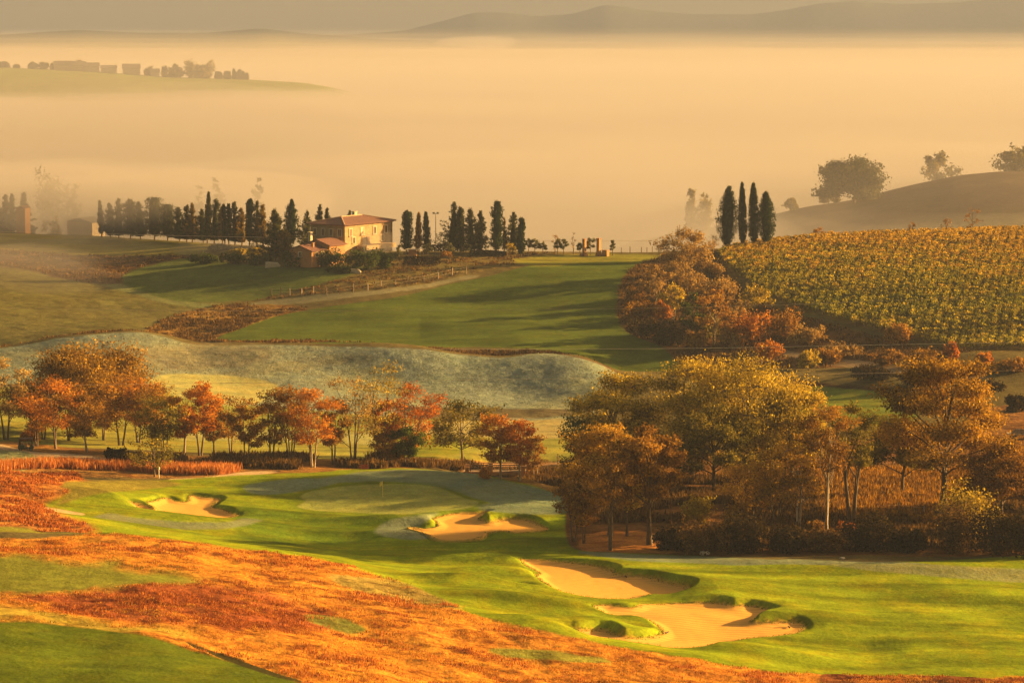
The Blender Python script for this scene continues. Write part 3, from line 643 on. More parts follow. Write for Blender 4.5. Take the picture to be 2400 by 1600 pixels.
def gen_decid(h, w, seed, crown_base=.3, lobes=9, clusters=20, leaves=22, leaf=.32, stems=1, lean=0.0, shape='round', spread=1.0, trunk=1.0, lobe_r=.24, tilt=0., var_shift=0., flat=.85):
    rng = np.random.default_rng(seed); W = w / 2
    L = []; cb = crown_base
    def prof(t):
        if shape == 'vase': return .42 + .62 * t if t < .75 else .95 * math.sqrt(max(0, 1 - ((t - .7) / .36) ** 2))
        if shape == 'dome': return math.sqrt(max(.02, 1 - t ** 2.2))
        return math.sqrt(max(.03, 1 - ((t - .42) / .62) ** 2))
    for i in range(lobes):
        t = (i + .5) / lobes * .92 + rng.uniform(-.06, .06); t = min(max(t, .03), .97)
        a = i * 2.39996 + rng.uniform(-.6, .6) + seed
        r = W * prof(t) * rng.uniform(.45, .82) * spread
        if i == lobes - 1: r *= .25
        R_ = (w * lobe_r) * rng.uniform(.75, 1.2)
        L.append((np.array([math.cos(a) * r, math.sin(a) * r, h * (cb + (1 - cb) * t * .9)]), R_, a))
    C = []; CL = []
    for k, (c, R_, a) in enumerate(L):
        d = rng.normal(size=(clusters, 3)); d /= np.linalg.norm(d, axis=1, keepdims=True); d[:, 2] = d[:, 2] * .8 + .12
        rr = R_ * (.45 + .6 * rng.random(clusters) ** .6)
        p = c + d * rr[:, None] * np.array([1, 1, flat]); C.append(p); CL += [k] * clusters
    C = np.concatenate(C); CL = np.array(CL)
    # leaves
    cs = w * .045 + leaf * .6
    idx = np.repeat(np.arange(len(C)), leaves)
    l0 = np.array([l[0] for l in L])[CL]; Ci = l0 * .6 + C * .4
    q = rng.random(len(idx))[:, None] ** .7 * 1.02
    P = Ci[idx] * (1 - q) + C[idx] * q + np.array([0, 0, 1]) * (q - .6) * cs * .9 + rng.normal(size=(len(idx), 3)) * cs * np.array([.5, .5, .42])
    cvar = rng.normal(0, .16, len(C)) + rng.normal(0, .08, lobes)[CL]
    var = .5 + var_shift + cvar[idx] + rng.normal(0, .12, len(idx)) + .10 * (P[:, 2] / h - .6)  # leaves paler towards the top: lit crown tops put into the colour
    lobe_c = np.array([l[0] for l in L])
    outw = P - lobe_c[CL[idx]]; outw /= np.linalg.norm(outw, axis=1, keepdims=True) + 1e-6
    sx = W / np.percentile(abs(P[:, 0]), 96.5); sz = h / np.percentile(P[:, 2], 99.2)
    P = P * np.array([sx, sx, sz]); C = C * np.array([sx, sx, sz]); lc = lobe_c * np.array([sx, sx, sz])
    P[:, 2] = np.maximum(P[:, 2], h * cb * .8 + .12 + .25 * rng.random(len(P)) * h * cb); P[:, 0] += tilt * P[:, 2]; C[:, 0] += tilt * C[:, 2]; lc[:, 0] += tilt * lc[:, 2]
    lv, lf = leaf_quads(P, leaf, rng, outward=outw)
    # wood
    segs = []; r0 = (.016 * h + .05) * trunk / (stems ** .4)
    for s in range(stems):
        a = s * 2 * math.pi / stems + seed; off = .12 * W * (stems > 1)
        b0 = np.array([math.cos(a) * off * .5, math.sin(a) * off * .5, -.25])
        top = np.array([math.cos(a) * off * 3.2 + lean * h * .5 + tilt * h * .8, math.sin(a) * off * 3.2, h * .82])
        n = 7; t = np.linspace(0, 1, n)[:, None]
        tp = b0 * (1-t) + top * t; tp[:, :2] += np.cumsum(rng.normal(0, .012 * h, (n, 2)), 0) * np.linspace(0, 1, n)[:, None]
        tr = r0 * (1 - .86 * np.linspace(0, 1, n)); tr[0] *= 1.35
        segs.append((tp, tr))
        for k in range(lobes):
            if k % stems != s: continue
            zt = max(cb * .62, lc[k][2] / h * .62) * h
            q = np.array([np.interp(zt, tp[:, 2], tp[:, i]) for i in range(3)])
            lr = r0 * .42 * (1 - .4 * zt / h)
            segs.append((curve_pts(q, lc[k], rng, 5, .14, -.05), np.linspace(lr, lr * .3, 5)))
            for j in np.where(CL == k)[0][::2 if clusters > 14 else 1]:
                segs.append((curve_pts(lc[k], C[j], rng, 3, .15), np.array([lr * .28, lr * .18, .008])))
    tv, tf = tubes_np(segs)
    return (tv, tf), (lv, lf, np.clip(var, 0, 1))

def gen_conifer(h, w, seed, kind='column', leaf=.3, dens=1.0, bare=.08):
    rng = np.random.default_rng(seed); W = w / 2
    def prof(t):
        t = np.asarray(t)
        if kind == 'spire': return np.clip(np.minimum(1, t / .12) ** .7 * (1 - t) ** .62 * 1.15, 0, 1)
        if kind == 'column': return np.sin(np.pi * np.clip(t, 0, 1) ** .75) ** .55 * (1 - .35 * t)
        if kind == 'lens': return np.sin(np.pi * np.clip(t * .96 + .02, 0, 1) ** .82) ** .8
        if kind == 'blunt': return np.minimum(1, (t / .1)) ** .5 * (1 - .2 * t) * np.minimum(1, (1.02 - t) / .12) ** .5
        return np.clip(np.minimum(1, t / .12) ** .6 * (1 - t) ** .9 * 1.15 + .02, 0, 1)       # cone
    n = int(210 * dens * max(1, h / 10) * (1 if kind != 'cone' else .75))
    t = rng.random(n) ** (1.7 if kind == 'cone' else 1.0); a = rng.random(n) * 2 * np.pi
    rough = .36 if kind in ('cone',) else (.2 if kind in ('blunt', 'spire') else .10)
    lobe = 1 + rough * (1.7 if kind == 'cone' else .9) * vnoise(a * 1.6 + 3, t * 7 + seed, seed % 97) + rng.normal(0, rough * .55, n)
    if kind == 'cone': lobe = lobe * rng.uniform(.55, 1.12, n)
    r = W * prof(t) * lobe
    z0 = h * (bare + (1 - bare) * t)
    P0 = np.stack([np.cos(a) * r, np.sin(a) * r, z0], 1)
    dirv = np.stack([np.cos(a), np.sin(a), np.full(n, 2.2 if kind != 'cone' else .35)], 1); dirv /= np.linalg.norm(dirv, axis=1, keepdims=True)
    k = 12 if kind != 'cone' else 26; idx = np.repeat(np.arange(n), k)
    back = rng.random(len(idx))
    P = P0[idx] - np.stack([np.cos(a[idx]), np.sin(a[idx]), np.zeros(len(idx))], 1) * (back ** 1.5 * r[idx] * .55)[:, None]
    P += rng.normal(size=P.shape) * np.array([.11, .11, .22]) * (w ** .5) * (.55 if kind != 'cone' else .42)
    if kind != 'cone': P[:, 2] += rng.random(len(P)) * .25
    else: P[:, 2] += (.5 - back) * .5
    sz = h / P[:, 2].max(); P[:, 2] = np.maximum(P[:, 2] * sz, bare * h * .8)
    sx = W / np.percentile(abs(P[:, 0]), 95.5); P[:, :2] *= sx
    N = len(P); d = dirv[idx] + rng.normal(size=(N, 3)) * .38; d /= np.linalg.norm(d, axis=1, keepdims=True)
    side = np.cross(d, rng.normal(size=(N, 3))); side /= np.linalg.norm(side, axis=1, keepdims=True)
    s = leaf * rng.uniform(.7, 1.3, N)[:, None]
    lv = np.stack([P - d*s*.6, P + side*s*.3, P + d*s*1.1, P - side*s*.3], 1).reshape(-1, 3)
    lf = np.arange(N * 4).reshape(N, 4).astype(np.int32)
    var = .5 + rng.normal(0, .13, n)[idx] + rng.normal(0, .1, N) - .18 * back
    # dark core added inside the crown to block light
    tt = np.linspace(0.02, .97, 12); nn = 10; aa = np.arange(nn) * 2 * np.pi / nn
    rr = W * prof(tt) * (.62 if kind != 'cone' else .42)
    cv = np.stack([np.cos(aa)[None] * rr[:, None], np.sin(aa)[None] * rr[:, None], np.repeat((h * (bare + (1-bare) * tt))[:, None], nn, 1)], -1)
    cv = cv * (1 + rng.normal(0, .05, cv.shape) * np.array([1, 1, 0])); cv = cv.reshape(-1, 3)
    i = np.arange(11)[:, None] * nn; j = np.arange(nn)[None]; j2 = (j + 1) % nn
    cf = np.stack([i+j, i+j2, i+nn+j2, i+nn+j], -1).reshape(-1, 4) + len(lv)
    lv = np.concatenate([lv, cv]); lf = np.concatenate([lf, cf]).astype(np.int32); var = np.concatenate([var, np.full(len(cf), .12)])
    r0 = .012 * h + .06
    tz = np.array([-.25, .3, h * .5, h * .9]); segs = [(np.stack([0*tz, 0*tz, tz], 1), np.array([r0*1.4, r0, r0*.6, r0*.1]))]
    return tubes_np(segs, 6), (lv, lf, np.clip(var, 0, 1))

def gen_bush(h, w, seed, leaf=.26, lobes=7, clusters=16, leaves=20, d=None):
    rng = np.random.default_rng(seed); W = w / 2
    C = []
    for i in range(lobes):
        a = i * 2.4 + seed; r = W * rng.uniform(.15, .68)
        c = np.array([math.cos(a) * r, math.sin(a) * r * (d or 1), h * rng.uniform(.25, .62)])
        q = rng.normal(size=(clusters, 3)); q /= np.linalg.norm(q, axis=1, keepdims=True)
        C.append(c + q * np.array([W*.42, W*.42*(d or 1), h*.38]) * (.5 + .5 * rng.random((clusters, 1))))
    C = np.concatenate(C); idx = np.repeat(np.arange(len(C)), leaves)
    P = C[idx] + rng.normal(size=(len(idx), 3)) * min(w, h) * .07
    P[:, 2] = np.abs(P[:, 2]); P[:, 2] *= h / np.percentile(P[:, 2], 99.7); P[:, 0] *= W / np.percentile(abs(P[:, 0]), 99.3)
    v, f = leaf_quads(P, leaf, rng, outward=P / (np.linalg.norm(P, axis=1, keepdims=True) + .01))
    var = .5 + rng.normal(0, .16, len(C))[idx] + rng.normal(0, .12, len(idx)) + .12 * (P[:, 2] / h - .5)  # paler higher up, light on the bush top put into the colour
    return v, f, np.clip(var, 0, 1)

def put_tree(name, label, cat, base, gen, mat, bark='bark', group=None, rz=None, trunk_label=None):
    (tv, tf), (lv, lf, var) = gen
    t = thing(name, label, cat, base, 0 if rz is None else rz, group=group)
    if cat in ('conifer', 'cypress'): t.rotation_euler = (R(1.6 * math.sin(base.x * 3.1)), R(2.2 * math.sin(base.x * 1.7)), base.x)
    child('trunk', np_mesh('trunk', tv, tf, M[bark], smooth=True), t)
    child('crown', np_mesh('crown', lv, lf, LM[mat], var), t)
    return t

_seed = [100]
def place(u, vtop, wpx, Y=None, vb=None):
    """foot on the ground, height and width in metres, from where the tree stands in the view"""
    p = hit(u, vb, Y) if vb is not None else at(u, Y)
    dep = depth_of(p)
    return p, max(.6, zray(vtop, p.y) - p.z), wpx * dep / F
def tree(u, vtop, w, label, mat, name='autumn_tree', cat='tree', Y=None, vb=None, bark='bark', group=None, **kw):
    _seed[0] += 7
    p, h, wm = place(u, vtop, w, Y, vb)
    return put_tree(name, label, cat, p, gen_decid(h, wm, _seed[0], **kw), mat, bark, group)
def conifer(u, vtop, w, label, mat='conifer', name='conifer_tree', cat='conifer', Y=None, vb=None, kind='cone', group=None, **kw):
    _seed[0] += 7
    p, h, wm = place(u, vtop, w, Y, vb)
    return put_tree(name, label, cat, p, gen_conifer(h, wm, _seed[0], kind, **kw), mat, 'bark', group)
def bush(u, vtop, w, label, mat, name='bush', cat='bush', Y=None, vb=None, group=None, **kw):
    _seed[0] += 7
    p, h, wm = place(u, vtop, w, Y, vb)
    v, f, var = gen_bush(h, wm, _seed[0], **kw)
    o = link(bpy.data.objects.new(name, np_mesh(name, v, f, LM[mat], var))); o.location = p
    return tag(o, label, cat, group)

# ---- the belt of birches and oaks beyond the putting green, left to right
BT = dict(stems=2, shape='vase', crown_base=.27, lobes=10, clusters=26, leaves=20, leaf=.22, lobe_r=.21)
tree(14, 826, 98, 'pale golden tree cut by the left edge of the photo, two thin trunks', 'pale', vb=1010, **{**BT,'leaves':14})
tree(205, 800, 300, 'widest dark orange-brown oak behind the orange trees at the left', 'amber', name='oak_tree', Y=478, crown_base=.3, lobes=20, clusters=54, leaves=40, leaf=.27, shape='dome', lobe_r=.18, trunk=1.3, var_shift=-.1)
tree(128, 868, 141, 'bright orange tree leaning in front of the wide dark oak', 'orange', vb=1030, **{**BT, 'tilt': -.05})
tree(84, 900, 79, 'dark olive-brown tree just behind the golf cart', 'brown', vb=1024, **BT)
tree(200, 905, 100, 'thin brown tree with a leaning pale trunk under the wide dark oak', 'brown', vb=1038, bark='pale_bark', **{**BT, 'stems': 1, 'tilt': -.12})
tree(278, 856, 141, 'russet tree with a rounded top right of the wide dark oak', 'russet', Y=462, **BT)
tree(158, 872, 96, 'russet tree close behind the bright orange leaning one', 'russet', Y=468, **BT)
tree(238, 884, 92, 'brown tree filling the gap under the right of the wide dark oak', 'brown', Y=472, **BT)
tree(318, 872, 84, 'orange tree between the rounded russet tree and the dark-leaved tree', 'orange', Y=470, **BT)
tree(100, 884, 70, 'dim russet tree between the golf cart and the leaning orange tree', 'russet', Y=468, **BT)
tree(352, 888, 96, 'tall russet tree behind the dark-leaved tree, above the reed bed', 'russet', Y=464, **BT)
tree(378, 912, 120, 'dark green-leaved tree with orange tips above the reed bed', 'olive', vb=1046, **{**BT, 'stems': 3})
tree(355, 1000, 100, 'small rounded olive tree in front of the reeds beside the white marker post', 'olive', name='small_tree', vb=1094, crown_base=.26, lobes=8, clusters=12, leaves=13, leaf=.24, stems=1)
tree(422, 896, 74, 'tree with a white trunk leaning to the right, orange crown', 'orange', name='birch_tree', vb=1048, bark='pale_bark', **{**BT, 'stems': 1, 'tilt': .10})
tree(460, 880, 88, 'orange-red tree standing tallest between the reed bed and the frosty slope', 'orange', vb=1046, **BT)
tree(492, 925, 60, 'slim brown tree with a crooked trunk right of the tallest orange-red one', 'brown', vb=1042, **{**BT, 'stems': 1})
tree(530, 910, 91, 'thin pale-brown tree with many bare twigs', 'brown', vb=1043, **{**BT, 'leaves': 8})
tree(566, 932, 79, 'compact orange-brown tree standing alone at the end of the left clump', 'russet', vb=1062, **BT)
tree(625, 898, 74, 'dark sparse tree at the left end of the middle clump', 'brown', vb=1066, **{**BT, 'leaves': 12})
tree(668, 890, 110, 'several-stemmed orange-topped tree second in the middle clump', 'russet', name='birch_tree', vb=1068, **{**BT, 'stems': 4})
tree(718, 896, 110, 'red-orange birch with three pale close-set stems in the middle clump', 'orange', name='birch_tree', vb=1073, bark='pale_bark', **{**BT, 'stems': 3})
tree(766, 920, 69, 'narrow orange-brown tree between the red-orange birch and the tall sparse trees', 'russet', vb=1066, **BT)
tree(812, 868, 117, 'tall sparse tan tree with see-through twigs left of the tallest one', 'pale', name='birch_tree', vb=1068, **{**BT, 'stems': 3, 'leaves': 10, 'clusters': 18})
tree(872, 838, 110, 'tallest sparse olive-gold tree of the middle clump', 'gold', name='birch_tree', vb=1066, **{**BT, 'stems': 3, 'leaves': 11, 'clusters': 20})
tree(884, 922, 69, 'small fiery red tree at the foot of the tallest sparse tree', 'red', Y=452, **BT)
tree(942, 884, 120, 'largest red maple at the right end of the middle clump', 'red', vb=1066, **{**BT, 'stems': 2, 'tilt': .05})
tree(893, 985, 72, 'low orange-brown thicket tree under the fiery red tree', 'brown', name='small_tree', vb=1066, **{**BT, 'crown_base': .15})
tree(934, 984, 74, 'low dark green tree under the largest red maple', 'green', name='small_tree', vb=1071, **{**BT, 'crown_base': .25})
tree(1062, 922, 151, 'rounded brown-olive tree standing alone above the brick bridge', 'olive', name='oak_tree', vb=1062, crown_base=.22, lobes=12, clusters=20, leaves=18, leaf=.3, lobe_r=.2)
tree(1150, 954, 88, 'bright orange slender tree at the near end of the bridge railing', 'orange', vb=1100, bark='pale_bark', **{**BT, 'stems': 1})
tree(1194, 966, 79, 'red-orange slender tree with a straight pale trunk in front of the bridge', 'red', vb=1104, bark='pale_bark', **{**BT, 'stems': 1})
tree(1229, 1000, 60, 'thin brown half-bare tree right of the bridge', 'brown', vb=1104, bark='pale_bark', **{**BT, 'stems': 2, 'leaves': 9})
bush(262, 1026, 54, 'low dark rounded bush by the cart path', 'dark', vb=1056)
bush(68, 985, 46, 'small glowing orange shrub behind the golf cart', 'orange', Y=462)
bush(1112, 1075, 26, 'small orange shrub against the bridge pier', 'orange', vb=1098, leaf=.18)

# ---- the wood at the right
OK_ = dict(crown_base=.28, lobes=15, clusters=46, leaves=26, leaf=.25, lobe_r=.19, shape='dome', trunk=1.3, flat=.68)
tree(1413, 862, 194, 'gold-topped oak at the left edge of the wood, apart from the great crown', 'gold', name='oak_tree', Y=432, **OK_)
tree(1330, 958, 96, 'dark leafy tree at the far left tip of the wood beside the frosty slope', 'green', Y=428, **{**BT, 'crown_base': .2})
tree(1588, 830, 252, 'gold oak rising left of the great crown', 'gold', name='oak_tree', Y=432, **OK_)
tree(1715, 832, 324, 'great dome-shaped gold oak, largest crown of the wood', 'gold', name='oak_tree', Y=428, **{**OK_, 'lobes': 24, 'crown_base': .2})
tree(1818, 898, 153, 'gold-brown oak forming the right shoulder of the great crown', 'gold', name='oak_tree', Y=424, **OK_)
tree(1640, 935, 180, 'olive oak below the great crown in the middle of the wood', 'olive', name='oak_tree', Y=415, **OK_)
tree(1402, 982, 190, 'broad orange-brown tree in front of the gold-topped oak', 'amber', name='oak_tree', vb=1229, **{**OK_, 'crown_base': .42, 'lobes': 13, 'shape': 'round'})
tree(1492, 984, 150, 'dark-bodied tree with an orange-red top left of the wood centre', 'brown', name='oak_tree', vb=1250, **{**OK_, 'crown_base': .42, 'lobes': 13, 'shape': 'round'})
tree(1440, 1085, 96, 'short yellow-brown tree with a leaning trunk on the orange grass', 'gold', name='small_tree', vb=1230, **{**BT, 'stems': 1, 'crown_base': .42, 'leaves': 14})
tree(1318, 1104, 88, 'leftmost small brown tree by the shaded bunker, thin leaning trunk', 'brown', name='small_tree', vb=1244, **{**BT, 'crown_base': .42, 'leaves': 14})
tree(1341, 1150, 55, 'reddish sapling beside the leftmost small brown tree', 'russet', name='small_tree', vb=1248, **{**BT, 'crown_base': .42, 'leaves': 14})
tree(1402, 1060, 110, 'dark tree with two thin trunks at the front of the wood', 'brown', vb=1262, **{**BT, 'crown_base': .5, 'leaves': 14})
tree(1722, 1060, 110, 'amber-brown sapling clump under the great crown', 'amber', vb=1205, **{**BT, 'leaves': 17})
tree(1782, 1030, 110, 'amber thin tree left of the pale curved trunk', 'amber', vb=1208, **{**BT, 'leaves': 17})
tree(1836, 1000, 100, 'thin amber-brown tree with a pale straight trunk', 'amber', vb=1216, bark='pale_bark', **{**BT, 'leaves': 17, 'stems': 1})
tree(1898, 932, 115, 'tall dark tree with a slender pale trunk, left of the ivy pair', 'brown', name='tall_tree', vb=1236, bark='pale_bark', **{**BT, 'crown_base': .5, 'stems': 2})
tree(1956, 930, 110, 'tall dark tree with ivy-clad trunk, right of the ivy pair', 'olive', name='tall_tree', vb=1220, **{**BT, 'crown_base': .5, 'stems': 2, 'trunk': 1.5})
tree(2166, 830, 262, 'great spreading copper oak standing alone at the right', 'amber', name='oak_tree', vb=1174, **{**OK_, 'crown_base': .30, 'lobes': 24, 'lobe_r': .155, 'var_shift': -.06, 'flat': .58, 'clusters': 50, 'leaves': 30})
tree(2072, 968, 156, 'dark green tree half in front of the copper oak, lower left', 'olive', Y=408, **{**OK_, 'crown_base': .4, 'lobes': 9, 'var_shift': -.12})
tree(2300, 1020, 200, 'large shaded dark tree at the right edge of the photo', 'brown', Y=392, **{**OK_, 'crown_base': .2, 'var_shift': -.2})
bush(2222, 1106, 150, 'big orange-topped bush under the copper oak', 'gold', vb=1236, lobes=9, clusters=22)
bush(1603, 1138, 72, 'yellow willow bush among the trunks of the wood', 'yellow', vb=1200, clusters=20)
bush(1690, 1150, 60, 'orange undergrowth bush right of the yellow willow bush', 'russet', vb=1212)
bush(1938, 1200, 50, 'red bush at the foot of the ivy-clad trunk', 'red', vb=1238, leaf=.2)
bush(1870, 1195, 50, 'small brown bush beside the slender pale trunk', 'brown', vb=1232)
for zi, (u, v, w, vt, lb) in enumerate([(1545,1262,80,1212,'first from the left'),(1610,1266,120,1182,'second from the left'),(1710,1268,130,1190,'third from the left'),(1810,1268,120,1200,'fourth from the left'),(1900,1266,110,1212,'fifth from the left'),(1995,1264,110,1190,'sixth from the left'),(2090,1264,110,1200,'seventh from the left'),(2190,1268,130,1160,'eighth from the left'),(2290,1272,130,1150,'ninth from the left'),(2370,1276,110,1160,'last, cut by the right edge')]):
    bush(u, vt + 14 * math.sin(zi * 2.3), w * (1 + .25 * math.sin(zi * 1.7)), 'dark thicket along the front of the wood, ' + lb, ('dark', 'umber')[zi % 3 == 1], name='thicket', cat='thicket', vb=v, group='dark thickets along the front of the wood', lobes=10, clusters=20)
for u, vt, w, v, mt, lb in [(2000,1168,56,1205,'russet','low rust bush left of the wire fence posts'),(2075,1170,60,1206,'brown','low brown bush between the wire fence posts'),(2130,1175,60,1210,'russet','low rust bush right of the wire fence posts')]:
    bush(u, vt, w, lb, mt, vb=v)

# ---- scrub on the slope beside the vineyard
tree(1573, 527, 118, 'tall pale rounded tree at the top of the scrubby slope', 'pale', name='oak_tree', vb=636, crown_base=.18, lobes=14, clusters=24, leaves=16, leaf=.36, lobe_r=.2, stems=2)
tree(1640, 540, 30, 'small bare tree between the pale rounded tree and the cypresses', 'brown', name='bare_tree', vb=582, crown_base=.3, lobes=7, clusters=10, leaves=3, leaf=.2)
S_ = dict(crown_base=.18, lobes=9, clusters=22, leaves=9, leaf=.36, stems=3, lobe_r=.22)
tree(1508, 612, 60, 'tan birch-like tree on the left flank of the scrub', 'tan', vb=706, bark='pale_bark', **S_)
tree(1546, 655, 58, 'tree with a row of white trunks in the middle of the scrub', 'gold', name='birch_tree', vb=738, bark='pale_bark', **{**S_, 'stems': 5, 'crown_base': .38})
tree(1585, 622, 70, 'tan tree just below the tall pale rounded tree', 'tan', vb=678, bark='pale_bark', **S_)
tree(1650, 636, 84, 'tan-orange tree touching the left corner of the vineyard', 'tan', vb=698, **S_)
tree(1640, 664, 76, 'tall rusty tree with one long white trunk in the lower scrub', 'russet', name='birch_tree', vb=792, bark='pale_bark', **{**S_, 'stems': 1, 'crown_base': .3})
tree(1592, 674, 56, 'dark green tree among the orange scrub', 'green', vb=772, **S_)
tree(1735, 655, 70, 'golden tree against the lower edge of the vineyard', 'gold', vb=718, **S_)
tree(1768, 784, 50, 'small lit orange tree standing alone below the scrub', 'orange', name='small_tree', vb=838, **{**S_, 'crown_base': .35, 'stems': 1})
tree(1857, 806, 44, 'small thin orange sapling right of the lone lit tree', 'gold', name='small_tree', vb=850, **{**S_, 'leaves': 8})
for u, vt, w, v, mt, lb in [
  (1475,690,90,737,'russet','rust-red bush at the left foot of the scrub'),(1455,655,56,708,'brown','dark brown bush on the left rim of the scrub'),(1482,640,50,690,'tan','tan bush above the rust-red bush'),
  (1490,728,120,776,'dark','almost black thicket below the rust-red bush'),(1545,745,80,790,'dark','dark thicket below the white trunks'),(1680,690,80,740,'tan','tan bush left of the golden tree'),
  (1725,712,110,792,'orange','wide orange bush in the lower middle of the scrub'),(1690,745,80,796,'tan','tan bush left of the wide orange bush'),(1800,705,80,772,'russet','red-brown bush against the bottom corner of the vineyard'),
  (1850,745,90,790,'tan','tan bush right of the red-brown one'),(1930,786,100,818,'tan','low wide tan bush under the vineyard, left'),(2065,742,72,792,'russet','reddish bush rising in front of the lowest vines'),
  (2130,800,90,835,'brown','low brown hedge bush above the dark bank'),(2185,786,36,826,'red','small red bush below the lowest vines'),(2262,810,44,838,'orange','small orange bush below the lowest vines at the right'),
  (2040,805,100,838,'brown','low brown bush under the vineyard, middle'),(1905,800,70,834,'brown','low brown bush right of the lone lit tree'),(2320,820,90,852,'brown','low brown bush at the right edge below the vineyard'),
  (1620,720,70,772,'olive','olive bush beside the long white trunk'),(1560,600,70,650,'tan','tan bush on the left foot of the tall pale tree'),(1630,600,60,640,'tan','tan bush on the right foot of the tall pale tree'),
  (1680,640,40,672,'dark','dark bush on the vineyard left edge'),(1520,690,50,735,'orange','glowing orange bush left of the white trunks'),(1600,760,50,800,'brown','brown bush at the bottom of the scrub'),
  (2010,838,110,872,'dark','dark hedge under the farm track, left part'),(2120,850,110,884,'dark','dark hedge under the farm track, middle part'),(2250,868,110,902,'dark','dark hedge under the farm track, right part'),(2330,905,60,945,'dark','dark bush at the right edge under the farm track')]:
    bush(u, vt, w, lb, mt, vb=v, leaf=.34, clusters=18)

# ---- cypresses and trees along the farmhouse ridge
G1 = 'fogged conifers in the avenue left of the farmhouse'
for u, vt, w, Y, k, mt, lb in [
  (234,460,13,775,'spire','conifer','slim fogged cypress standing first at the left end of the avenue'),(254,464,30,774,'cone','conifer','fogged conifer second in the avenue'),
  (273,455,30,772,'cone','conifer','fogged pointed conifer third in the avenue'),(300,456,34,770,'blunt','conifer','fogged round-topped conifer fourth in the avenue'),
  (323,462,32,768,'cone','conifer','fogged conifer fifth in the avenue'),(355,451,38,765,'blunt','conifer','bulkiest round-topped conifer in the middle of the avenue'),
  (385,467,36,762,'blunt','conifer','broad conifer right of the bulkiest one in the avenue'),(412,476,27,759,'cone','conifer','short conifer in the dip of the avenue'),
  (429,470,24,757,'cone','conifer','conifer just right of the dip in the avenue'),(442,465,28,756,'cone','goldcon','yellowish conifer right of the dip in the avenue'),
  (476,441,12,752,'spire','conifer','slim cypress rising highest over the avenue'),(467,478,36,754,'cone','conifer','bushy conifer at the foot of the highest slim cypress'),
  (492,456,30,750,'cone','conifer','pointed conifer right of the highest slim cypress'),(511,474,16,749,'spire','goldcon','golden-lit conifer left of the dark twin cypresses'),
  (517,469,10,745,'blunt','cypress','left one of the dark twin cypresses'),(525.5,468,10,745,'blunt','cypress','right one of the dark twin cypresses'),
  (540,463,27,744,'cone','conifer','dark pointed conifer right of the twin cypresses'),(556,477,24,744,'cone','goldcon','golden conifer left of the dark slim column'),
  (573,456,12,738,'blunt','cypress','dark slim column cypress near the right end of the avenue'),(590,459,26,740,'cone','conifer','conifer right of the dark slim column'),(605,469,26,738,'cone','goldcon','gold-tinted conifer last in the avenue')]:
    conifer(u, vt, w*(1.3 if k=='cone' else 1.12)*(.82+.4*((u*7.3)%1)), lb, mt, Y=Y, kind=k, group=G1, bare=.11, name='cypress_tree' if k in ('spire','blunt') and w < 20 else 'conifer_tree', cat='cypress' if w < 20 else 'conifer')
for u, vt, w, Y, k, mt, lb in [
  (668,457,36,735,'spire','cypress','dark pointed conifer behind the farmhouse annexe'),(704,481,28,733,'cone','conifer','conifer at the left corner of the farmhouse'),
  (733,469,23,740,'cone','conifer','spiky conifer behind the farmhouse roof, left'),(750,477,18,740,'cone','conifer','smaller conifer behind the farmhouse roof, next to the spiky one'),
  (803,483,16,742,'cone','conifer','tip of a conifer showing over the farmhouse ridge'),
  (934,483,23,716,'blunt','cypress','forked-top cypress nearest the right side of the farmhouse'),(960,487,15,718,'spire','russet','rusty orange cypress between two green ones'),
  (982,486,14,718,'spire','cypress','slim green cypress beside the lamp post'),(1041,463,46,722,'cone','conifer','broadest conifer right of the lamp post'),
  (1057,475,16,720,'blunt','conifer','narrow conifer merged into the broadest one'),(1083,478,36,722,'cone','conifer','bushy two-topped conifer, left half'),(1101,484,30,723,'cone','conifer','bushy two-topped conifer, right half'),
  (1140,459,26,718,'blunt','cypress','thick ragged-topped column cypress'),(1178,484,32,724,'cone','conifer','layered conifer right of the thick column cypress'),(1196,499,16,716,'blunt','cypress','short dark cypress against the layered conifer')]:
    conifer(u, vt, w*(1.25 if k=='cone' else 1.05), lb, mt, Y=Y, kind=k, name='cypress_tree' if k in ('spire','blunt') else 'conifer_tree', cat='cypress' if k in ('spire','blunt') else 'conifer', bare=.1)
conifer(634, 478, 56, 'big ragged conifer standing in front of the farmhouse annexe', 'conifer', vb=600, kind='cone', leaf=.4, name='conifer_tree', bare=.1)
conifer(654, 528, 40, 'golden-brown conifer against the big ragged one', 'goldcon', vb=598, kind='blunt', bare=.05)
for u, vt, w, vb, k, lb in [(1668,427,43,574,'lens','widest of the four cypresses in a row above the vineyard'),(1706,417,17,572,'column','slimmest of the four cypresses in a row above the vineyard'),
                         (1731,417,22,570,'column','tall cypress third in the row of four above the vineyard'),(1761,439,35,569,'lens','shortest of the four cypresses in a row above the vineyard')]:
    _p, _h, _w = place(u, vt, w, Y=716)
    _seed[0] += 7
    put_tree('cypress_tree', lb, 'cypress', _p, gen_conifer(_h, _w, _seed[0], k, leaf=.24, dens=1.7, bare=.12), 'cypress', 'bark', 'four cypresses above the vineyard')
bush(1746, 558, 13, 'small round bush beside the shortest of the four cypresses', 'dark', Y=716, leaf=.16)
conifer(1158, 500, 11, 'thin yellow half-bare tree between the column cypress and the layered conifer', 'pale', name='slender_tree', cat='tree', Y=724, kind='spire', dens=.25)
O_ = dict(crown_base=.36, lobes=6, clusters=12, leaves=13, leaf=.22, stems=1, lobe_r=.24)
GO = 'small olive trees on the ridge'
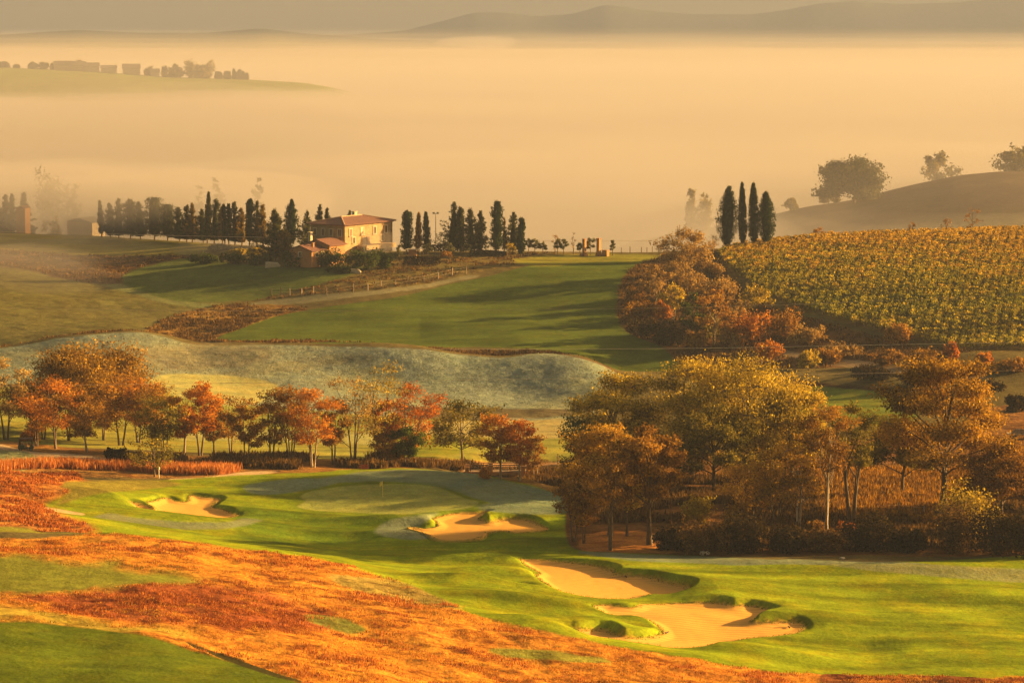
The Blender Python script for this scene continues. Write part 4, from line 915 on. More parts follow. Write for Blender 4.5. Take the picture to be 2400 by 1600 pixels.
for u, vt, w, vb, lb, lv in [
  (1214,548,16,582,'sparse olive tree at the left end of the ridge orchard',9),(1228,549,20,583,'olive tree second from the left in the ridge orchard',13),(1246,556,20,583,'low flat-topped olive tree in the ridge orchard',14),
  (1281,549,17,581,'olive tree left half of the close pair in the ridge orchard',14),(1294,550,20,582,'olive tree right half of the close pair in the ridge orchard',16),(1332,558,13,580,'low olive tree left of the first brick pillar',14),
  (1356,547,20,580,'olive tree between the two brick pillars',16),(1407,552,11,580,'narrow olive tree right of the small brick wall',12)]:
    tree(u, vt, w, lb, 'greygreen', name='olive_tree', cat='olive tree', Y=724, group=GO, **{**O_, 'leaves': lv})
tree(1275, 540, 17, 'bare upright sapling behind the close pair of olives', 'brown', name='bare_tree', Y=727, **{**O_, 'leaves': 2, 'crown_base': .2})
tree(1317, 534, 10, 'thin bare pole-like tree left of the first brick pillar', 'brown', name='bare_tree', Y=725, **{**O_, 'leaves': 1, 'crown_base': .15})
for u, vt, w, vb, lb, mt in [
  (902,536,38,566,'rounded olive tree at the right corner of the farmhouse','olive'),(918,563,14,616,'slender young tree on the slope below the kiosk','greygreen'),(982,560,22,592,'olive tree just right of the kiosk','greygreen'),
  (1033,558,20,594,'olive tree on the bank under the broadest conifer','greygreen'),(1070,561,22,588,'pale olive tree by the clipped hedge','greygreen'),(1022,577,28,597,'low bushy olive tree on the bank','brown'),(1172,560,26,584,'golden scrubby tree under the layered conifer','gold')]:
    ol = 'olive' in lb; tree(u, vt, w, lb, mt, name='olive_tree' if ol else 'small_tree', cat='olive tree' if ol else 'tree', vb=vb, **O_)
for u, vt, w, vb, lb in [(470,581,70,604,'long dark hedge left of the big ragged conifer, left end'),(535,581,70,606,'long dark hedge left of the big ragged conifer, middle'),(595,583,60,608,'long dark hedge left of the big ragged conifer, right end'),
  (690,571,84,612,'dark bushes below the annexe'),(760,570,80,614,'dark bushes below the front corner of the farmhouse'),(830,570,90,622,'tall dark bushes below the smoking garden'),(880,572,60,618,'dark bush left of the slender young tree'),
  (780,612,60,626,'low dark bush by the slanting white block'),(505,560,56,576,'grey low bush at the end of the avenue'),(548,572,40,585,'yellow-green garden bush behind the long hedge'),(585,570,40,585,'lit garden bush right of the yellow-green one')]:
    bush(u, vt, w, lb, 'yellow' if 'yellow' in lb else ('greygreen' if 'grey' in lb or 'lit' in lb else 'green'), name='hedge_bush', cat='hedge', vb=vb, leaf=.3, lobes=9, d=.6)
for u0, u1, vt, vb, lb in [(1078,1162,576,588,'clipped dark hedge right of the olive bank'),(990,1066,564,577,'clipped hedge behind the olive bank'),(925,1012,590,606,'clipped dark hedge below the kiosk')]:
    p = hit((u0+u1)/2, vb); dep = depth_of(p); L = (u1-u0)*dep/F; hh = max(1.2, zray(vt, p.y) - p.z)
    rng = np.random.default_rng(int(u0)); n = 1500
    P = np.stack([rng.uniform(-L/2, L/2, n), rng.uniform(-.8, .8, n), rng.uniform(0, hh, n)], 1)
    for q in range(n):
        fa = q % 3
        if fa == 0: P[q, 1] = -.8
        elif fa == 1: P[q, 2] = hh
    zz = np.array([zat((p.x + x)/(p.y), p.y) - p.z for x in P[:, 0]]); P[:, 2] += zz
    v, f = leaf_quads(P + rng.normal(size=P.shape)*.08, .3, rng)
    o = link(bpy.data.objects.new('clipped_hedge', np_mesh('clipped_hedge', v, f, LM['dark'], np.clip(.5 + rng.normal(0, .2, n), 0, 1)))); o.location = p
    tag(o, lb, 'hedge')
# tiny trees on the vineyard skyline, trees in the fog, the hill at the right
for u, vt, w, Y, lb, lv in [(1880,523,32,729,'small reddish tree on the vineyard skyline nearest the cypresses',8),(2095,510,18,745,'faint bare sapling on the vineyard skyline',2),(2174,502,26,748,'bare tree on the vineyard skyline, left of the largest bare one',2),(2234,478,40,746,'largest bare tree on the vineyard skyline',3)]:
    tree(u, vt, w, lb, 'brown', name='bare_tree', Y=Y, crown_base=.14, lobes=9, clusters=10, leaves=lv, leaf=.26, lobe_r=.2)
tree(1962, 368, 134, 'big round lone tree on the foggy hill right of the cypresses', 'conifer', name='lone_tree', Y=1046, crown_base=.17, lobes=18, clusters=30, leaves=30, leaf=.7, lobe_r=.17, shape='dome', trunk=1.5, flat=1.0)
tree(1903, 432, 46, 'paler fogged tree at the left foot of the big lone tree', 'olive', name='foggy_tree', Y=1070, crown_base=.1, lobes=8, clusters=16, leaves=16, leaf=.6)
tree(1818, 456, 28, 'small fogged tree left of the big lone tree', 'olive', name='foggy_tree', Y=1060, crown_base=.1, lobes=7, clusters=12, leaves=14, leaf=.6)
tree(2157, 352, 72, 'faint tree in the fog above the brown hill', 'olive', name='foggy_tree', Y=1180, crown_base=.1, lobes=9, clusters=16, leaves=18, leaf=.8)
tree(2342, 340, 100, 'fogged trees at the right edge above the brown hill', 'olive', name='foggy_tree', Y=1130, crown_base=.08, lobes=10, clusters=18, leaves=18, leaf=.8)
bush(1586, 436, 26, 'faint thin tree in the fog left of the cypresses, leftmost', 'olive', name='foggy_tree', cat='tree', Y=1010, leaf=.6, lobes=9)
bush(1614, 448, 42, 'faint round tree in the fog just left of the cypresses', 'olive', name='foggy_tree', cat='tree', Y=1000, leaf=.6, lobes=9)
for u, vt, w, Y, k, lb in [(14,447,26,800,'cone','fogged conifer at the left edge behind the brick tower'),(30,444,22,803,'cone','fogged conifer touching the brick tower on its left'),(57,441,36,806,'cone','tallest fogged conifer behind the brick tower')]:
    conifer(u, vt, w, lb, 'conifer', name='foggy_tree', cat='tree', Y=Y, kind=k, leaf=.45)
bush(118, 392, 70, 'faint tall tree deep in the fog right of the brick tower', 'conifer', name='foggy_tree', cat='tree', Y=1000, leaf=.7, lobes=9)
bush(164, 424, 44, 'faint smaller tree deep in the fog right of the tall one', 'conifer', name='foggy_tree', cat='tree', Y=990, leaf=.7, lobes=9)
bush(500, 414, 40, 'faint tree in the fog above the avenue', 'conifer', name='foggy_tree', cat='tree', Y=925, leaf=.7, lobes=9)
bush(587, 413, 34, 'faint round tree in the fog left of the farmhouse', 'conifer', name='foggy_tree', cat='tree', Y=925, leaf=.7, lobes=9)
bush(460, 430, 34, 'faint tree in the fog above the highest slim cypress', 'conifer', name='foggy_tree', cat='tree', Y=905, leaf=.7, lobes=9)
bush(126, 497, 50, 'fogged round bush between the brick tower and the low farm shed', 'olive', Y=812, leaf=.4)

# ---- the far hill at the left
FH = 2600
def farmesh(name, label, cat, u, vt, w, vb, mat, kind='round', group=None):
    _seed[0] += 7
    p = at(u, FH - 6); hh = (vb - vt) * depth_of(p) / F; wm = w * depth_of(p) / F
    if kind == 'round': v, f, var = gen_bush(hh, wm, _seed[0], leaf=1.3, lobes=9, clusters=14, leaves=14)
    else: v, f, var = gen_conifer(hh, wm, _seed[0], kind, leaf=1.1, bare=.02)[1]
    o = link(bpy.data.objects.new(name, np_mesh(name, v, f, LM[mat], var))); o.location = p
    return tag(o, label, cat, group)
for u, vt, w, vb, lb in [(8,144,26,157,'trees at the left edge of the far hilltop'),(38,151,14,159,'small round tree second from the left on the far hilltop'),(75,144,22,160,'tree clump left of the far farm buildings'),(101,144,24,160,'round tree against the left end of the far farm buildings'),(120,145,8,160,'thin tree at the corner of the far farm buildings'),
  (184,133,22,158,'tree rising over the highest roof of the far farm'),(340,148,22,168,'round tree between the far farmhouses'),(377,151,13,174,'small tree right of the far farm buildings'),(402,144,38,175,'spiky dark grove left of the great round grove on the far hill'),(446,138,44,177,'great round grove on the far hill, left half'),(474,138,38,178,'great round grove on the far hill, right half')]:
    farmesh('far_tree', lb, 'tree', u, vt, w, vb, 'olive' if 'great' in lb else 'conifer', 'round' if 'spiky' not in lb else 'cone')
for u, vt in [(497,165),(502,164),(507,166),(517,164),(522,163),(527,164),(537,157),(541,163),(548,160),(552,158),(559,162),(567,165)]:
    farmesh('far_cypress', 'tiny cypress in the row at the right end of the far hilltop', 'cypress', u, vt, 5.5, 180, 'cypress', 'spire', 'row of cypresses on the far hilltop')
# ------------------------------------------------------------------ farmhouse
def local(p, rz, x, y): c, s = math.cos(rz), math.sin(rz); return Vector((p.x + c*x - s*y, p.y + s*x + c*y, p.z))
HR = R(-35)
pc = at(791, 700); pc.z = zray(570, pc.y); sc = depth_of(pc) / F
LX, LY = 10.6, 19.5                       # depth of the shaded end, length of the sunlit front
HW = (569 - 518) * sc                     # wall height
ctr = local(pc, HR, -LX/2, LY/2)
house = thing('farmhouse', 'stone farmhouse with hipped red tile roof, sunlit front and shaded end', 'house', ctr, HR)
def with_holes(mb, x_face, y0, y1, z0, z1): pass
MB().box((0, 0, HW/2 - 1), (LX, LY, HW + 2)).part('wall', M['stone'], house)
b = MB(); b.box((0, 0, HW + .06), (LX + .5, LY + .5, .24)); b.part('cornice', M['brick'], house)
ev = .75; X1, Y1 = LX/2 + ev, LY/2 + ev; RH = (515 - 491) * sc * .62; ry = LY/2 - LX/2 * 1.05
zb = HW + .12; mb = MB()
v = [(-X1,-Y1,zb),(X1,-Y1,zb),(X1,Y1,zb),(-X1,Y1,zb),(0,-ry,zb+RH),(0,ry,zb+RH),(-X1,-Y1,zb+.16),(X1,-Y1,zb+.16),(X1,Y1,zb+.16),(-X1,Y1,zb+.16)]
mb.add(v, [[0,3,2,1],[0,1,7,6],[1,2,8,7],[2,3,9,8],[3,0,6,9],[6,7,4],[7,8,5,4],[8,9,5],[9,6,4,5]])
roof = mb.part('roof', M['roof'], house)
mb = MB()
for a, c in (((X1,-Y1,zb+.2),(0,-ry,zb+RH+.06)),((-X1,-Y1,zb+.2),(0,-ry,zb+RH+.06)),((X1,Y1,zb+.2),(0,ry,zb+RH+.06)),((-X1,Y1,zb+.2),(0,ry,zb+RH+.06)),((0,-ry,zb+RH+.06),(0,ry,zb+RH+.06))):
    mb.tube([a, c], .17, 6)
mb.part('ridge_tiles', M['ridge'], roof)
cb = MB(); cb.box((-1.6, 3.2, zb+RH-.2), (.8, 1.0, 1.9)); cb.box((-1.6, 3.2, zb+RH+.85), (1.1, 1.3, .16)); cb.part('chimney', M['plaster'], roof)
def window(par, cx_, cy_, cz, w, hgt, nx, shut=False, mat='glass'):
    """nx: 1 on the +x face, 0 on the -y face"""
    def bx(mb, off, a, c, ww, hh, t):
        if nx: mb.box((cx_ + off, cy_ + a, cz + c), (t, ww, hh))
        else: mb.box((cx_ + a, cy_ - off, cz + c), (ww, t, hh))
    m1 = MB(); bx(m1, .02, 0, 0, w, hgt, .06); wn = m1.part('window', M[mat], par)
    m2 = MB()
    for a, c, ww, hh in ((-w/2-.09,0,.18,hgt+.36),(w/2+.09,0,.18,hgt+.36),(0,hgt/2+.09,w,.18)): bx(m2, .05, a, c, ww, hh, .14)
    bx(m2, .06, 0, 0, .07, hgt, .05); m2.part('frame', M['trim'], wn)
    m3 = MB(); bx(m3, .12, 0, -hgt/2-.1, w+.5, .14, .34); m3.part('sill', M['stonepale'], wn)
    if shut:
        m4 = MB()
        for sgn in (-1, 1): bx(m4, .10, sgn*(w*.25), 0, w*.46, hgt-.06, .05)
        m4.part('shutter', M['shutter'], wn)
for yy, sh, mt in ((-7.2, True, 'shutter'), (-2.6, True, 'plaster'), (2.4, False, 'glass'), (7.0, False, 'glass')): window(house, LX/2, yy, HW - 1.75, 1.05, 1.7, 1, sh and mt == 'shutter', mt)
for xx in (-3.9, -1.3, 1.2, 3.9): window(house, xx, -LY/2, HW - 1.75, .9, 1.6, 0, xx < 0)
for yy in (-6.0, 5.5): window(house, LX/2, yy, 1.7, 1.0, 1.4, 1)
d = MB(); d.box((LX/2 + .03, -.2, 1.15), (.1, 1.3, 2.3)); dr = d.part('door', M['shutter'], house)
h_ = MB(); h_.box((LX/2 + .12, .25, 1.1), (.08, .05, .25)); h_.part('handle', M['metal'], dr)
for k in (-1, 1): MB().tube([(LX/2 + .08, k*(LY/2 - .12), .1), (LX/2 + .08, k*(LY/2 - .12), HW)], .06, 6).part('downpipe', M['metal'], house)
mb = MB(); mb.box((LX/2 + 1.8, 1.0, -.1), (3.0, 12, 1.0)); mb.part('terrace', M['stone'], house)
# annexe: two low stepped wings with sunlit gables
pa = at(727, 694); pa.z = zray(591, pa.y)
an = thing('farm_annexe', 'low brick annexe with two stepped tile roofs left of the farmhouse', 'outbuilding', pa, HR)
def wing(cx_, cy_, lx, ly, hw, rh, z0=0):
    mb = MB(); mb.box((cx_, cy_, z0 + hw/2 - 1), (lx, ly, hw + 2))
    mb.prism([(cx_-lx/2, z0+hw), (cx_+lx/2, z0+hw), (cx_, z0+hw+rh)], cy_-ly/2, cy_+ly/2); mb.part('wall', M['orangebrick'], an)
    rf = MB(); e = .5; k = rh / (lx/2)
    for sg in (-1, 1):
        rf.prism([(cx_, z0+hw+rh+.06), (cx_, z0+hw+rh+.26), (cx_+sg*(lx/2+e), z0+hw-k*e+.22), (cx_+sg*(lx/2+e), z0+hw-k*e+.02)], cy_-ly/2-.4, cy_+ly/2+.4)
    return rf.part('roof', M['roof'], an), (cx_, cy_, z0+hw+rh)
r1, _c = wing(-.5, -2.6, 7.0, 6.0, 2.0, 1.1); r2, _c = wing(-.2, 3.6, 7.6, 6.2, 3.0, 1.2)
c = MB(); c.box((-3.2, 1.6, 4.6), (.8, .8, 2.4)); c.box((-3.2, 1.6, 5.9), (1.1, 1.1, .18)); c.part('chimney', M['plaster'], r2)
c = MB(); c.box((1.0, -2.6, 3.1), (.5, .5, 1.1)); c.box((1.0, -2.6, 3.72), (.75, .75, .14)); c.part('chimney', M['brick'], r1)
window(an, 3.0, -3.6, 1.1, .9, 1.0, 1); window(an, 3.0, -1.6, 1.1, .9, 1.0, 1); window(an, -.5, -5.6, 1.1, .9, 1.0, 0)
c = MB(); c.box((3.63, 3.6, 1.1), (.1, 1.2, 2.2)); c.part('door', M['shutter'], an)
# garden kiosk
pk = at(948, 708); pk.z = float(zat(pk.x/pk.y, pk.y)) - .1
ki = thing('garden_kiosk', 'small sunlit garden kiosk with a flat pale roof below the cypresses', 'kiosk', pk, R(-20))
MB().box((0, 0, 1.1), (1.6, 1.8, 2.2)).part('wall', M['orangebrick'], ki)
MB().box((.5, 0, 2.28), (4.2, 2.6, .16)).part('roof', M['plaster'], ki)
for x in (-1.3, 2.4):
    for y in (-1.1, 1.1): MB().box((x, y, 1.1), (.12, .12, 2.2)).part('post', M['wood'], ki)
# slanting pale blocks on the slope
def block(u, vb, wpx, hpx, label):
    p = hit(u, vb); k = depth_of(p) / F; w, hh = wpx*k, hpx*k
    mb = MB(); mb.prism([(-w/2, -.4), (w/2, -.4), (w/2*.98, hh*.25), (w*.28, hh*.92), (-w/2, hh)], -.7, .7)
    o = link(bpy.data.objects.new('stone_block', mb.mesh('stone_block', M['stonepale']))); o.location = p; o.rotation_euler = (0, 0, R(-8)); tag(o, label, 'block')
block(627, 613, 34, 11, 'pale slanting stone block under the big ragged conifer'); block(817, 625, 24, 8, 'pale slanting stone block in the dark bushes right of the farmhouse')
# lamp post
pl = at(1001, 712)
lp = thing('lamp_post', 'tall thin lamp post with two floodlights among the cypresses', 'lamp post', pl)
H = zray(491, pl.y) - pl.z
MB().tube([(0,0,-.3),(0,0,H)], [.11,.07], 8).part('pole', M['metal'], lp)
MB().box((0,0,H),(1.3,.12,.1)).part('crossbar', M['metal'], lp)
for x in (-.5,.5): MB().box((x,-.12,H+.18),(.55,.3,.35), rx=R(25)).part('floodlight', M['metal'], lp)
# brick pillars and wall on the ridge
for u, vt, w, lb, ft in ((1342, 550, 9.5, 'brick gate pillar with a low plinth, left of the pair on the ridge', 1), (1375, 548.5, 10.5, 'brick gate pillar, right of the pair on the ridge', 0)):
    p = at(u, 722); k = depth_of(p)/F; H = zray(vt, p.y) - p.z; w *= k
    t = thing('gate_pillar', lb, 'pillar', p, R(-38)); MB().box((0,0,H/2-.2),(w*.72,w*.72,H+.4)).part('shaft', M['orangebrick'], t)
    MB().box((0,0,H+.08),(w*.86,w*.86,.16)).part('cap', M['brick'], t)
    if ft: MB().box((-.1,-.1,.25),(1.5,1.5,.8)).part('plinth', M['orangebrick'], t)
    else: MB().box((0,0,.3),(1.2,1.2,.9)).part('plinth', M['orangebrick'], t)
p = at(1391, 722); t = thing('brick_wall', 'short low brick wall right of the gate pillars on the ridge', 'wall', p, R(-38))
MB().box((0,0,.65),(1.5,1.1,1.7)).part('wall', M['orangebrick'], t); MB().box((0,0,1.55),(1.65,1.25,.1)).part('coping', M['brick'], t)
# fogged tower and farm shed behind the left field
p = at(54, 795); k = depth_of(p)/F; H = zray(477, p.y) - p.z
t = thing('brick_tower', 'square brick dovecote tower blurred by fog at the left edge', 'tower', p, R(-20))
MB().box((0,0,H/2-.3),(2.9,2.9,H+.6)).part('wall', M['orangebrick'], t)
m_ = MB(); m_.prism([(-1.8,H),(1.8,H),(0,H+.5)], -1.8, 1.8); m_.part('roof', M['roof'], t)
p = at(200, 822); t = thing('farm_shed', 'low farm shed with sunlit walls in the fog left of the avenue', 'shed', p, R(-30)); H = max(2.6, zray(508, p.y) - p.z)
MB().box((0,0,H/2-.5),(9,6,H+1)).part('wall', M['trim'], t)
m_ = MB(); m_.prism([(-5,H),(5,H),(0,H+1.2)], -3.6, 3.6); m_.part('roof', M['greyroof'], t)
MB().box((4.53,.5,1.1),(.08,1.8,2.2)).part('door', M['shutter'], t)
# far farm
for u0, u1, vt, vb, lb in [(124,166,140,160,'long block at the left end of the far farm'),(165,196,141,160,'highest block of the far farm with a tree over its roof'),(195,228,144,162,'middle block of the far farm'),(232,268,150,163,'low block right of the middle of the far farm'),(282,322,147,168,'separate far farmhouse with a straight roofline'),(346,366,158,175,'smallest far outbuilding beside the spiky grove')]:
    p = at((u0+u1)/2, 2590); k = depth_of(p)/F; w = (u1-u0)*k; H = (vb-vt)*k; p.z = zray(vb, p.y)
    t = thing('far_building', lb, 'building', p, R(8)); hw = H*.5
    MB().box((0,0,hw/2-2),(w,9,hw+4)).part('wall', M['plaster'], t)
    m_ = MB(); m_.add([(-w/2-.5,-5.2,hw),(w/2+.5,-5.2,hw),(w/2+.5,5.2,hw),(-w/2-.5,5.2,hw),(-w/2-.5,0,H),(w/2+.5,0,H)], [[0,1,5,4],[2,3,4,5],[0,4,3],[1,2,5],[0,3,2,1]]); m_.part('roof', M['greyroof'], t)

# ------------------------------------------------------------------ fences and posts
def fence(name, label, pts, hgt, wires=2, mat='wood', r=.06, w_r=.012, rail=False):
    P = [hit(u, v, n) if n else hit(u, v) for u, v, n in pts]
    t = thing(name, label, 'fence', P[0])
    for i, p in enumerate(P):
        hh = hgt * (.88 + .24 * ((i * 37) % 10) / 10); m_ = MB(); q = p - P[0]
        m_.box((q.x, q.y, q.z + hh/2 - .2), (r*2, r*2, hh + .4), rz=.3*i); m_.part('post', M[mat], t)
    for k in range(wires):
        m_ = MB(); z = hgt * (.45 + .42*k)
        for a, c in zip(P[:-1], P[1:]):
            a, c = a - P[0], c - P[0]
            if rail: m_.tube([a + Vector((0,0,z)), c + Vector((0,0,z))], .05, 4)
            else: m_.tube([a + Vector((0,0,z)), (a+c)/2 + Vector((0,0,z-.05)), c + Vector((0,0,z))], w_r, 3)
        m_.part('rail' if rail else 'wire', M[mat if rail else 'wire'], t)
    return t
fence('wire_fence', 'pale posts of a wire fence along the track below the farmhouse', [(u, v, 655) for u, v in [(624,677),(645,678),(666,679),(693,677),(720,676),(750,677),(780,675),(812,671),(845,668),(875,661),(908,658),(941,654),(974,648),(1007,640),(1039,633),(1071,629)]], 1.75, r=.085)
fence('wire_fence', 'thin dark wire fence on the ridge right of the brick pillars', [(u, 582, 725) for u in (1427,1447,1473,1486,1498,1512)], 1.7, mat='darkwood', r=.07)
fence('wire_fence', 'wire fence of three pale posts in the red grass at the right', [(2012,1187,395),(2064,1185,395),(2122,1192,392)], 1.9, r=.085)
fence('wire_fence', 'short line of grey posts in the field behind the copper oak', [(1988,1076,440),(2050,1072,440),(2103,1067,440)], 1.6, r=.07)
fence('wooden_fence', 'dark wooden rail fence along the path leading to the bridge', [(u, v, 446) for u, v in [(955,1066),(980,1069),(1007,1072),(1024,1073),(1038,1074),(1056,1075),(1067,1076)]], 1.15, mat='darkwood', r=.07, rail=True)
for u, vt, vb, Y, lb in ((1281,1043,1076,452,'thin dark pole at the edge of the path right of the bridge'),(1212,1039,1063,470,'pale pole behind the red-orange slender tree'),(2005,977,999,500,'short white pole on the sunlit strip left of the copper oak')):
    p = at(u, Y); H = zray(vt, p.y) - p.z; m_ = MB(); m_.tube([(0,0,-.3),(0,0,H)], [.09,.07], 6); m_.box((0,0,H+.05),(.2,.2,.1))
    o = link(bpy.data.objects.new('pole', m_.mesh('pole', M['white' if 'white' in lb else 'wood']))); o.location = p; tag(o, lb, 'pole')
p = hit(1830, 1216); m_ = MB(); m_.tube([(0,0,-.2),(0,0,3.6),(.1,0,4.0),(.45,0,4.25),(.85,0,4.1),(1.05,0,3.7)], [.1,.08,.07,.06,.05,.04], 6)
o = link(bpy.data.objects.new('hooked_pole', m_.mesh('hooked_pole', M['white'], True))); o.location = p; tag(o, 'pale pole with a hooked top at the front of the wood', 'pole')

# marker post, flag, barrier
p = hit(365, 1098); t = thing('marker_post', 'cream marker post with a thicker head beside the reed bed', 'post', p)
MB().tube([(0,0,-.2),(0,0,1.35)], .075, 8).part('shaft', M['white'], t); m_ = MB(); m_.tube([(0,0,1.25),(0,0,1.3),(0,0,1.72),(0,0,1.82)], [.09,.16,.16,.08], 10); m_.part('head', M['white'], t)
p = hit(879, 1139); t = thing('golf_flag', 'yellow flag on a thin stick in the putting green', 'golf flag', p)
MB().tube([(0,0,-.1),(0,0,2.25)], [.035,.03], 6).part('stick', M['yellow'], t)
m_ = MB(); n = 6; vv = []
for i in range(n+1):
    x = -.42*i/n; vv += [(x, .05*math.sin(i*1.3), 2.22 - .03*i), (x, .05*math.sin(i*1.3+.5), 1.72 - .05*i)]
m_.add(vv, [[2*i, 2*i+1, 2*i+3, 2*i+2] for i in range(n)]); m_.part('flag', M['yellow'], t)
m_ = MB(); m_.tube([(0,0,.0),(0,0,.012)], .11, 12); m_.part('cup', M['white'], t)
p = hit(836, 1079); t = thing('red_barrier', 'small red slatted barrier at the back of the green', 'barrier', p)
for x in (-.62, 0, .62): MB().box((x,0,.4),(.07,.07,.95)).part('post', M['red'], t)
for z in (.25,.5,.75): MB().box((0,-.06,z),(1.42,.04,.15)).part('slat', M['red'], t)

# golf cart
p = hit(60, 1034); t = thing('golf_cart', 'dark green golf cart parked on the sandy path at the left', 'golf cart', p, R(6), scale=(1.0, 1.0, 1.0))
b_ = MB(); b_.prism([(-1.15,.32),(1.15,.32),(1.2,.62),(.95,.95),(.62,.98),(.5,.5),(-.2,.5),(-.28,.9),(-1.2,.95),(-1.22,.5)], -.58, .58); b_.part('body', M['cartgreen'], t)
r_ = MB(); r_.prism([(-1.0,1.86),(1.0,1.84),(1.05,1.9),(.9,1.97),(-.9,1.98),(-1.08,1.92)], -.62, .62); r_.part('roof', M['darkwood'], t)
for x in (-.88, .86):
    for y in (-.54, .54): MB().tube([(x + (.1 if x > 0 else 0), y, .9), (x, y, 1.86)], .035, 6).part('post', M['black'], t)
s_ = MB(); s_.box((-.1,0,.72),(.5,1.05,.14)); s_.box((-.36,0,1.02),(.12,1.05,.5)); s_.part('seat', M['seat'], t)
g_ = MB(); g_.tube([(.62,.25,.95),(.36,.25,1.12)], .03, 6); g_.tube([(.34+.02*math.cos(a), .25+.17*math.cos(a), 1.13+.15*math.sin(a)) for a in np.linspace(0, 6.28, 12)], .02, 5); g_.part('steering_wheel', M['black'], t)
for y in (-.3, .3): MB().box((-.95, y, 1.15),(.3,.26,.6), taper=.85).part('golf_bag', M['black'], t)
for x in (-.78, .8):
    for y in (-.56, .56):
        wm_ = MB(); wm_.tube([(x, y-.1, .25),(x, y+.1, .25)], .25, 14); wh = wm_.part('wheel', M['black'], t)
        MB().tube([(x, y-.112, .25),(x, y+.112, .25)], .12, 10).part('rim', M['metal'], wh)
for y in (-.4, .4): MB().box((1.12, y, .72),(.1,.18,.12)).part('headlight', M['white'], t)

# flatbed lorry at the right edge
p = at(2347, 470); p.z = float(zat(p.x/p.y, p.y)); t = thing('flatbed_truck', 'pale flatbed truck with a load of planks at the right edge', 'truck', p, R(4))
b_ = MB(); b_.box((-.6,0,.85),(3.6,2.0,.16)); b_.box((-.6,0,.68),(3.4,.8,.2)); b_.part('flatbed', M['plaster'], t)
c_ = MB(); c_.prism([(1.3,.55),(2.9,.55),(2.95,1.4),(2.6,2.35),(1.3,2.4)], -.95, .95); cab = c_.part('cab', M['trim'], t)
MB().box((2.2,-.97,1.85),(.8,.04,.6)).part('window', M['glass'], cab); w_ = MB(); w_.box((2.82,0,1.85),(.05,1.6,.7), rz=0); w_.part('windscreen', M['glass'], cab)
l_ = MB()
for k in range(4): l_.box((-.8+.1*k, -.4+.12*k, 1.02+.17*k),(2.2-.3*k,1.1-.15*k,.15), rz=.04*k)
l_.part('load', M['wood'], t)
for x in (-1.5, 2.1):
    for y in (-.85, .85):
        wm_ = MB(); wm_.tube([(x, y-.12, .42),(x, y+.12, .42)], .42, 14); wh = wm_.part('wheel', M['black'], t); MB().tube([(x, y-.13, .42),(x, y+.13, .42)], .2, 10).part('rim', M['metal'], wh)

# bridge over the creek
pL = at(1072, 449); pR = at(1200, 449); zd = zray(1080, 449); Lb = pR.x - pL.x
t = thing('brick_bridge', 'low brick bridge with dark railing over the creek behind the green', 'bridge', (pL.x, 449, zd), 0)
MB().box((Lb/2, 0, -.18), (Lb + 1.2, 2.6, .36)).part('deck', M['brick'], t)
m_ = MB(); m_.box((Lb*.72, -1.36, -.28), (Lb*.56, .12, .5)); m_.part('edge_beam', M['orangebrick'], t)
for x, w, z0, z1 in ((.1, .6, -1.8, .75), (Lb*.43, .68, -2.6, 1.0), (Lb + .1, .6, -2.2, .9)):
    m_ = MB(); m_.box((x, -1.5, (z0+z1)/2), (w, .6, z1-z0)); m_.box((x, -1.5, z1+.05), (w+.14, .74, .1)); m_.part('pier', M['orangebrick'], t)
    m_ = MB(); m_.box((x, 1.4, (z0+z1)/2), (w, .5, z1-z0)); m_.part('pier', M['orangebrick'], t)
for y in (-1.25, 1.2):
    m_ = MB()
    for z in (.35, .7, 1.0): m_.box((Lb/2, y, z), (Lb, .06, .08))
    m_.part('railing', M['darkwood'], t)
for x in np.linspace(.6, Lb - .4, 6): MB().box((x, -1.25, .5), (.1, .1, 1.1)).part('post', M['darkwood'], t)

# bunker rakes, stones
for u, v, rz, lb in ((1526,1454,-.5,'rake lying on the sunlit sand of the nearest bunker'),(1806,1441,.1,'rake lying in the shaded right end of the nearest bunker'),(1432,1326,.2,'rake lying under the lip of the upper foreground bunker')):
    p = hit(u, v); p.z += .06; t = thing('bunker_rake', lb, 'rake', p, rz)
    MB().tube([(-1.5,0,.02),(.3,0,.10)], .03, 6).part('handle', M['darkwood'], t)
    m_ = MB(); m_.box((.32,0,.1),(.1,.8,.1)); [m_.box((.32,-.36+.09*k,.03),(.03,.03,.12)) for k in range(9)]; m_.part('head', M['black'], t)
for u, v, s, lb in ((1615,1267,.9,'pale rock in the dark thicket left of the wood centre'),(2065,1246,1.0,'pale rock in the dark thicket below the fence posts'),(1930,1278,.5,'small grey stone at the edge of the fairway under the wood')):
    p = hit(u, v); rng = np.random.default_rng(int(u)); import bmesh
    bm = bmesh.new(); bmesh.ops.create_icosphere(bm, subdivisions=2, radius=.5*s)
    for q in bm.verts: q.co = Vector((q.co.x*1.5, q.co.y, q.co.z*.7)) * (1 + rng.uniform(-.18,.18))
    me = bpy.data.meshes.new('rock'); bm.to_mesh(me); bm.free(); me.materials.append(M['stonepale'])
    o = link(bpy.data.objects.new('rock', me)); o.location = p + Vector((0,-2.2,.25)); tag(o, lb, 'rock')

